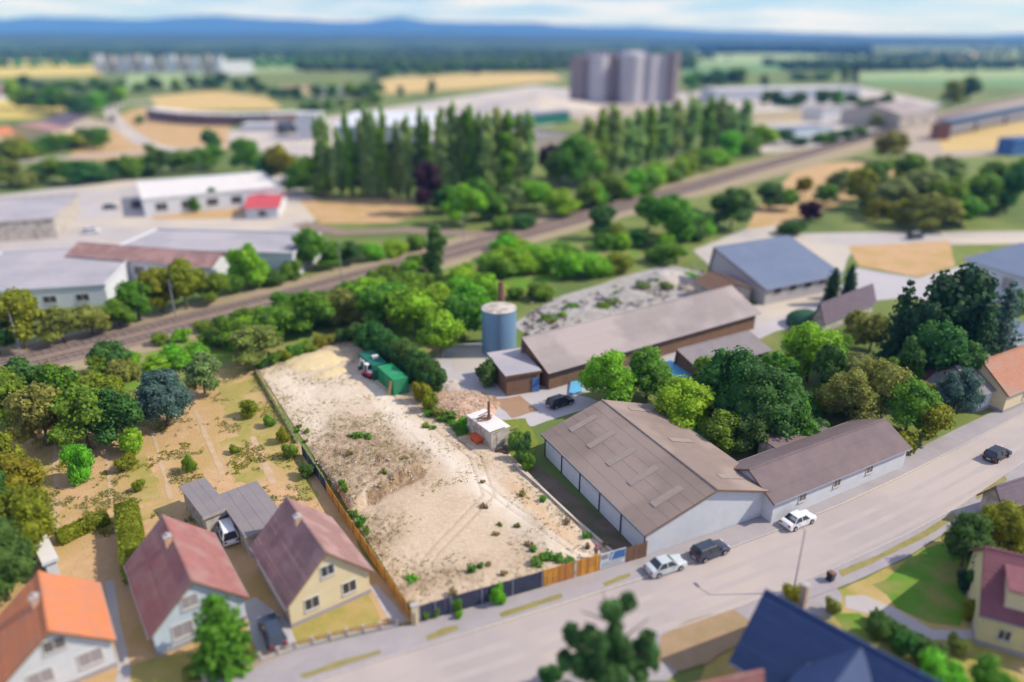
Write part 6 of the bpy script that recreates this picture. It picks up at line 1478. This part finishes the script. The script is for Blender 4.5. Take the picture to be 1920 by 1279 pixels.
grove('of the trees in front of the green crop fields', [(1580, 160, 118, 16, B_, 'dark'), (1600, 160, 120, 16, B_, 'dark'), (1655, 222, 172, 36, B_, 'dark'), (1780, 202, 148, 40, B_, 'yellow'), (1812, 195, 140, 46, B_, 'dark'), (1500, 152, 132, 40, U_, 'dark'), (1540, 152, 130, 40, U_, 'mid'), (1432, 166, 138, 20, B_, 'dark')], 'trees before the green crop fields')
grove('clipped upright between garden strips', [(157, 900, 818, 56, 'finebush', 'bright')], None)
grove('of the small shrubs on the garden strips', [(355, 885, 850, 30, 'finebush', 'mid'), (240, 880, 850, 42, 'finebush', 'yellow'), (262, 920, 895, 26, 'finebush', 'yellow'), (470, 780, 745, 40, 'finebush', 'yellow'), (505, 800, 775, 26, 'finebush', 'mid'), (545, 858, 826, 34, 'finebush', 'mid'), (575, 895, 866, 36, 'finebush', 'dark'), (440, 850, 832, 24, 'finebush', 'yellow'), (60, 930, 890, 40, 'finebush', 'yellow'), (530, 830, 800, 30, 'finebush', 'yellow')], 'small shrubs on the garden strips')
grove('in front of the red-roofed house', [(424, 1250, 1124, 98, 'column', 'mid')], None)
grove('beside the street at the bottom centre', [(1142, 1340, 1116, 172, 'pine', 'pine')], None)
grove('at the foot of the bottom centre pine', [(1032, 1285, 1240, 50, 'finebush', 'dark')], None)
grove('of the garden shrubs around the navy-roofed house', [(1490, 1130, 1095, 50, 'finebush', 'yellow'), (1560, 1150, 1118, 34, 'finebush', 'olive'), (1640, 1195, 1150, 50, 'finebush', 'dark'), (1690, 1225, 1178, 50, 'finebush', 'dark'), (1740, 1250, 1205, 50, 'finebush', 'dark'), (1760, 1300, 1235, 110, 'finebush', 'bright'), (1850, 1310, 1240, 90, 'finebush', 'mid'), (1815, 1160, 1118, 34, 'finebush', 'yellow'), (1790, 1225, 1190, 40, 'finebush', 'olive')], 'garden shrubs around the navy house')
grove('of the garden trees by the lawn at the right', [(1802, 1062, 965, 85, F_, 'dark'), (1865, 1045, 942, 105, F_, 'yellow'), (1845, 1118, 1035, 75, F_, 'dark'), (1912, 1020, 935, 60, F_, 'olive'), (1810, 1110, 1060, 44, 'finebush', 'conifer')], 'garden trees by the right lawn')
belt('of the lush shrubs between plot and railway', [(280, 705), (420, 655), (560, 615), (700, 570), (800, 540)], 19, 38, 52, [U_, B_, U_], ['bright', 'mid', 'mid', 'bright'], 'lush shrubs between plot and railway', (10, 12))
belt('of the green scrub close beside the railway', [(430, 625), (560, 585), (700, 545), (800, 510)], 14, 34, 48, [U_, B_], ['mid', 'bright', 'mid'], 'green scrub beside the railway', (10, 7))
belt('of the fresh scrub left of the tank', [(850, 560), (900, 545), (960, 500), (1000, 480)], 15, 40, 52, [U_, U_, B_], ['bright', 'bright', 'mid'], 'fresh scrub left of the tank', (24, 28))
belt('of the scrub above the left gardens', [(0, 765), (120, 735), (260, 715)], 12, 44, 56, [U_, B_], ['mid', 'bright', 'olive'], 'scrub above the left gardens', (10, 12))
belt('of the scrub by the yard road', [(1110, 470), (1200, 460), (1300, 455), (1340, 430)], 11, 34, 48, [U_, B_], ['mid', 'bright', 'dark'], 'scrub by the yard road', (10, 10))
belt('of the scrub filling gaps right of the railway', [(1550, 380), (1650, 375), (1750, 372), (1900, 380)], 18, 40, 54, [U_, B_], ['grey', 'mid', 'yellow', 'mid'], 'scrub right of the railway', (12, 26))
belt('of the undergrowth in the works garden', [(1280, 830), (1420, 800), (1540, 760), (1660, 740)], 16, 44, 54, [U_, B_], ['mid', 'dark', 'mid'], 'undergrowth in the works garden', (14, 24))
belt('of the green strips in the stone yard', [(1010, 618), (1090, 585), (1180, 550), (1300, 520)], 12, 14, 30, [U_], ['mid', 'bright', 'grey'], 'green strips in the stone yard', (14, 12))
belt('of the trees lining the far orange field', [(560, 215), (640, 205), (720, 200)], 7, 22, 26, [B_], ['mid', 'dark'], 'trees lining the far orange field', (8, 4))
# clipped hedges
def hedge(label, pts, w, h, leaf, dens=26):
    P = [gp(*p) for p in pts]; c = sum(P, Vector()) / len(P); c.z = .03
    t = thing('hedge', label, 'hedge', c)
    Ps, Ns = [], []; ev, ef = [], []
    for a, b_ in zip(P[:-1], P[1:]):
        d = b_ - a; L = d.length; d.normalize(); n = Vector((-d.y, d.x, 0)); k = int(L * (w + 2 * h) * dens)
        for _ in range(k):
            u = rnd.uniform(0, L); s = rnd.uniform(0, w + 2 * h)
            if s < h: q_, nn = (-w / 2, s), -n
            elif s < h + w: q_, nn = (s - h - w / 2, h), Vector((0, 0, 1))
            else: q_, nn = (w / 2, s - h - w), n
            p = a + d * u + n * q_[0]; bump = .12 * mnoise.noise(Vector((p.x, p.y, q_[1])) * 1.3)
            Ps.append((p.x - c.x + nn.x * bump, p.y - c.y + nn.y * bump, q_[1] + nn.z * bump)); Ns.append(nn[:])
        A = [a - n * (w / 2 - .1), b_ - n * (w / 2 - .1), b_ + n * (w / 2 - .1), a + n * (w / 2 - .1)]; o = len(ev)
        ev += [(v.x - c.x, v.y - c.y, 0) for v in A] + [(v.x - c.x, v.y - c.y, h - .1) for v in A]
        for f in ((3, 2, 1), (3, 1, 0), (4, 5, 6), (4, 6, 7), (0, 1, 5), (0, 5, 4), (1, 2, 6), (1, 6, 5), (2, 3, 7), (2, 7, 6), (3, 0, 4), (3, 4, 7)): ef.append([i + o for i in f])
    me = leaves_mesh('foliage', np.array(Ps), np.array(Ns, float), .26, M['leaf_' + leaf], (np.array(ev), ef), .2); link('foliage', me, t)
hedge('tall clipped hedge running beside the red-roofed house', [(243, 975), (252, 1030), (258, 1090)], 2.3, 2.6, 'yellow')
hedge('low rounded hedge above the orange-roofed house', [(112, 1020), (150, 1000), (205, 978)], 1.6, 1.3, 'yellow')
hedge('dark clipped hedge along the path by the navy-roofed house', [(1632, 1162), (1700, 1205), (1770, 1240)], 1.2, 1.1, 'dark')
hedge('scruffy hedge along the upper left plot edge', [(478, 700), (520, 770), (556, 832)], .5, .5, 'olive', 12)
hedge('brownish hedge lying along the street front of the green tree', [(345, 1275), (400, 1258), (480, 1238)], 1.0, 1.0, 'olive')
hedge('continuous dark creeper hedge running close behind the green containers', [(684, 648), (722, 676), (762, 704), (812, 738)], 2.6, 3.6, 'dark', 16)
# ivy on the slate fence
grove('spilling over the slate fence at the street', [(932, 1132, 1092, 34, 'finebush', 'bright')], None)
grove('of the weeds growing up the slate fence', [(800, 1164, 1140, 14, 'finebush', 'weed'), (818, 1158, 1132, 16, 'finebush', 'weed'), (858, 1150, 1118, 22, 'finebush', 'weed'), (861, 1160, 1142, 16, 'finebush', 'bright'), (776, 1162, 1115, 20, 'finebush', 'olive')], 'weeds on the slate fence')
# weeds on the bare plot
WEED = [(1008, 1060, 1042, 22, 'weed'), (1016, 1050, 1036, 18, 'weed'), (1030, 1048, 1032, 22, 'weed'), (1043, 1052, 1036, 20, 'weed'), (1000, 1036, 1022, 16, 'weed'), (1052, 1050, 1038, 18, 'weed'), (1068, 1056, 1046, 22, 'weed'), (992, 1024, 1014, 16, 'dryweed'),
        (884, 1074, 1052, 14, 'weed'), (902, 1066, 1052, 14, 'weed'), (916, 1062, 1053, 12, 'dryweed'), (773, 1088, 1076, 22, 'bright'), (672, 822, 808, 22, 'weed'), (688, 822, 811, 20, 'weed'), (660, 821, 812, 16, 'weed'), (800, 802, 794, 18, 'weed'), (812, 806, 799, 14, 'weed'),
        (664, 970, 950, 16, 'weed'), (676, 985, 962, 18, 'weed'), (690, 1000, 985, 16, 'weed'), (642, 922, 905, 14, 'mid'), (648, 934, 915, 12, 'mid'), (908, 952, 940, 15, 'dryweed'), (930, 1004, 996, 13, 'dryweed'), (936, 986, 978, 12, 'olive'), (970, 990, 978, 12, 'dryweed'),
        (575, 812, 800, 14, 'olive'), (563, 802, 792, 12, 'olive'), (557, 810, 800, 10, 'mid'), (572, 830, 822, 10, 'olive'), (980, 930, 918, 14, 'dryweed'), (1018, 940, 926, 14, 'weed'), (1062, 982, 968, 16, 'dryweed'), (1100, 1010, 996, 16, 'weed'), (1102, 1030, 1014, 12, 'dryweed'), (945, 1078, 1066, 14, 'dryweed'), (850, 1118, 1100, 18, 'dryweed'), (1135, 1024, 1012, 14, 'dryweed'),
        (722, 900, 888, 14, 'olive'), (655, 860, 848, 14, 'dryweed'), (760, 872, 862, 12, 'dryweed'), (850, 800, 792, 12, 'weed'), (905, 905, 897, 10, 'dryweed')]
WEED.sort(); ZN = {}
for i, (px, ba, tp, w, lf) in enumerate(WEED):
    t = plant(px, ba, tp, w, 'weed', lf, 'weed_clump', f'{LOOK[lf]} weed clump on the bare plot, ' + (ORD[i] if i < 20 else f'number {i + 1}') + ' counted from the left', 'weed', 'weed clumps on the bare plot')
    zn = 'in the street-side plot corner' if px > 985 and ba > 1015 else 'just inside the street fence' if ba > 1050 else 'on the dark debris mound' if 635 < px < 770 and 840 < ba < 905 else 'along the yellow side fence' if px < 700 and ba > 900 else 'beside the retaining wall' if px > 972 else 'on the scraped plot middle' if ba > 930 else 'at the upper left plot edge' if px < 600 else 'on the upper plot'
    ZN.setdefault((zn, lf), []).append(t)
    t.location.z = plot_z(t.location) - .05
    t.children[0].scale.z *= .72
for (zn, lf), ts in ZN.items():
    for i, t in enumerate(ts): t['label'] = f'{LOOK[lf]} weed clump ' + zn + ('' if len(ts) == 1 else ', ' + ordinal(i, len(ts)))
# clods, stones and dry tufts strewn on the plot: nobody could count them
cl, st, tf = MB(), MB(), []
tfN = []
for k in range(15000):
    u, v = rnd.random(), rnd.random() ** .9
    i, j = int(v * (NV - 1)), int(u * (NU - 1)); n_ = i * NU + j
    d_ = colr[n_, 1]; w_ = colr[n_, 0]; s_c = scrape[n_]
    p = Vector((XY[n_, 0] + rnd.uniform(-.12, .12), XY[n_, 1] + rnd.uniform(-.12, .12), Z[n_]))
    e_ = min(u, 1 - u, v, 1 - v)
    if rnd.random() < .07 + .55 * d_ - .6 * s_c + (.16 if u < .12 else 0) + (.06 if u > .85 else 0):
        s = rnd.uniform(.04, .13) * (1 + 1.0 * d_)
        V0 = ICO1_V[:12] if False else np.array([(1, 0, 0), (-1, 0, 0), (0, 1, 0), (0, -1, 0), (0, 0, .7), (0, 0, -.5)]) * (np.array([s, s, s]) * nr.uniform(.6, 1.3, 3)) * (1 + .2 * nr.normal(0, 1, (6, 1)))
        (st if rnd.random() < .25 + .3 * w_ else cl).add([p + Vector(q_) for q_ in V0], [(0, 2, 4), (2, 1, 4), (1, 3, 4), (3, 0, 4), (2, 0, 5), (1, 2, 5), (3, 1, 5), (0, 3, 5)])
    if mnoise.noise(p * .25) + rnd.uniform(-.5, .5) > .22 - .25 * d_ + .55 * s_c + .25 * w_ - (.35 if e_ < .05 else 0):
        for q_ in range(rnd.randint(2, 7)):
            tf.append((p.x + rnd.gauss(0, .13), p.y + rnd.gauss(0, .13), p.z + rnd.uniform(.01, .12))); tfN.append((rnd.gauss(0, .5), rnd.gauss(0, .5), .4))
tag(cl.obj('clods', M['clod'], fix=False), 'dry earth clods strewn over the bare plot', 'clods', kind='stuff')
tag(st.obj('stones', M['stone'], fix=False), 'pale stones strewn over the bare plot', 'stones', kind='stuff')
nt = len(tf); half = rnd.sample(range(nt), nt)
T_, N_ = np.array(tf), np.array(tfN)
tag(link('dry_tufts', leaves_mesh('dry_tufts', T_[half[:int(nt * .68)]], N_[half[:int(nt * .68)]], .11, M['leaf_dryweed'])), 'short dry grass tufts scattered over the bare plot', 'grass', kind='stuff')
tag(link('green_tufts', leaves_mesh('green_tufts', T_[half[int(nt * .68):]], N_[half[int(nt * .68):]], .12, M['leaf_olive'])), 'low green weeds scattered over the bare plot', 'grass', kind='stuff')
# low growth and dry tufts over the garden strips
GP, GN = ([], [], []), ([], [], [])
for k in range(60000):
    px, py = rnd.uniform(60, 640), rnd.uniform(690, 1010)
    if px > 478 + (py - 690) * .46: continue
    p = gp(px, py); v = mnoise.noise((p.x * .22, p.y * .22, 5.0)) + .7 * mnoise.noise((p.x * .8, p.y * .8, 9.0)) + rnd.uniform(-.25, .25)
    if v < .34: continue
    c = 0 if mnoise.noise((p.x * .12, p.y * .12, 21.0)) < .10 else (1 if rnd.random() < .6 else 2)
    GP[c].append((p.x, p.y, .04 + rnd.uniform(.0, .16))); GN[c].append((rnd.gauss(0, .4), rnd.gauss(0, .4), .6))
for c, (lf, lb) in enumerate((('dryweed', 'dry straw tufts over the garden strips on the left'), ('yellow', 'yellow-green low growth on the garden strips'), ('olive', 'olive low growth on the garden strips'))):
    tag(link('garden_growth', leaves_mesh('garden_growth', np.array(GP[c]), np.array(GN[c]), .24, M['leaf_' + lf])), lb, 'low plants', kind='stuff')
# broken bricks over the orange rubble
rb = MB(); c0 = gp(868, 758)
for k in range(1500):
    a, r_ = rnd.uniform(0, 6.28), math.sqrt(rnd.random()); x, y = c0.x + math.cos(a) * r_ * 5.4, c0.y + math.sin(a) * r_ * 4.2
    s = rnd.uniform(.08, .24); z = .1 + .8 * max(0, 1 - r_ ** 1.5) + rnd.uniform(0, .1); q_ = rnd.uniform(0, 3); dx, dy = math.cos(q_) * s, math.sin(q_) * s
    rb.bar((x - dx, y - dy, z - rnd.uniform(0, .08)), (x + dx, y + dy, z + rnd.uniform(0, .08)), s * .9, s * .5, mi=rnd.choice((0, 0, 1, 2)))
tag(rb.obj('brick_rubble', [M['rubble'], M['stone'], M['clod']], fix=False), 'broken bricks and stones lying loose over the orange rubble heap', 'rubble', kind='stuff')
# scattered blocks in the stone yard
rb = MB()
for k in range(330):
    px, py = rnd.uniform(985, 1330), 0; t_ = (px - 985) / 345; py = rnd.gauss(608 - 85 * t_, 13); p = gp(px, py); s = rnd.uniform(.15, .55); q_ = rnd.uniform(0, 3)
    rb.bar((p.x - math.cos(q_) * s, p.y - math.sin(q_) * s, .3), (p.x + math.cos(q_) * s, p.y + math.sin(q_) * s, .3 + rnd.uniform(0, .3)), s, s * .8, mi=rnd.choice((0, 1, 2)))
tag(rb.obj('stone_blocks', [M['pave'], M['gravel'], M['darkroof']], fix=False), 'grey stone blocks and slabs lying about the stone yard', 'stone blocks', kind='stuff')

# rank-and-file far woods: crowns merged, nobody could count them
def woods(label, n, region, hr, leaf, seed):
    r_ = random.Random(seed); V, Fc = [], []
    for k in range(n):
        for _ in range(30):
            px = r_.uniform(*region[0]); py = r_.uniform(*region[1]); p = gp(px, py)
            if mnoise.noise((p.x / 420 + seed, p.y / 420, seed)) > region[2]: break
        h = r_.uniform(*hr); w = h * r_.uniform(.35, .6)
        V0 = ICO1_V * np.array([w, w, h * .52]) * (1 + .16 * nr.normal(0, 1, (42, 1))) + np.array([p.x, p.y, h * .5])
        o = k * 42; V.append(V0); Fc += [[i + o for i in f] for f in ICO1_F]
    V = np.vstack(V); me = bpy.data.meshes.new('woodland'); Fa = np.array(Fc, dtype='i')
    me.vertices.add(len(V)); me.vertices.foreach_set('co', V.astype('f').ravel()); me.loops.add(Fa.size); me.loops.foreach_set('vertex_index', Fa.ravel())
    me.polygons.add(len(Fa)); me.polygons.foreach_set('loop_start', np.arange(0, Fa.size, 3, dtype='i')); me.polygons.foreach_set('loop_total', np.full(len(Fa), 3, 'i'))
    me.materials.append(M['leaf_' + leaf]); me.update(calc_edges=True)
    tag(link('woodland', me), label, 'woodland', kind='stuff')
woods('far dark wood reaching along the horizon', 2600, ((-500, 2300), (83.5, 88), -2), (14, 22), 'forest', 1)
woods('wide green woodland across the plain on the left', 1900, ((-400, 700), (86, 114), -.18), (9, 18), 'forest', 2)
woods('green woodland behind the silos and straw field', 2300, ((560, 1300), (86, 134), -.22), (9, 17), 'forest', 3)
woods('scattered copses between the right-hand fields', 700, ((1270, 2200), (95, 134), .12), (7, 14), 'forest', 4)
woods('dark blue wood on the right plain', 700, ((1310, 1630), (94, 101), -2), (12, 20), 'conifer', 5)
woods('scattered hedgerows behind the left slab blocks', 500, ((-300, 700), (112, 128), .05), (6, 12), 'mid', 6)
# ================================================================== HAZE
hz_ = MB(); hz_.box(-19000, 19000, -5000, 15700, -5.0, 640)
hm = bpy.data.materials.new('pale haze'); hm.use_nodes = True
n_, l_ = hm.node_tree.nodes, hm.node_tree.links
n_.remove(n_['Principled BSDF'])
pv = n_.new('ShaderNodeVolumePrincipled')
pv.inputs['Color'].default_value = (0.085, 0.29, 1.0, 1)
pv.inputs['Density'].default_value = 0.00011
pv.inputs['Absorption Color'].default_value = (1, 1, 1, 1)
pv.inputs['Anisotropy'].default_value = 0.0
l_.new(pv.outputs[0], n_['Material Output'].inputs['Volume'])
tag(hz_.obj('haze', hm), 'thin bluish haze lying over the plain', 'haze', kind='stuff')
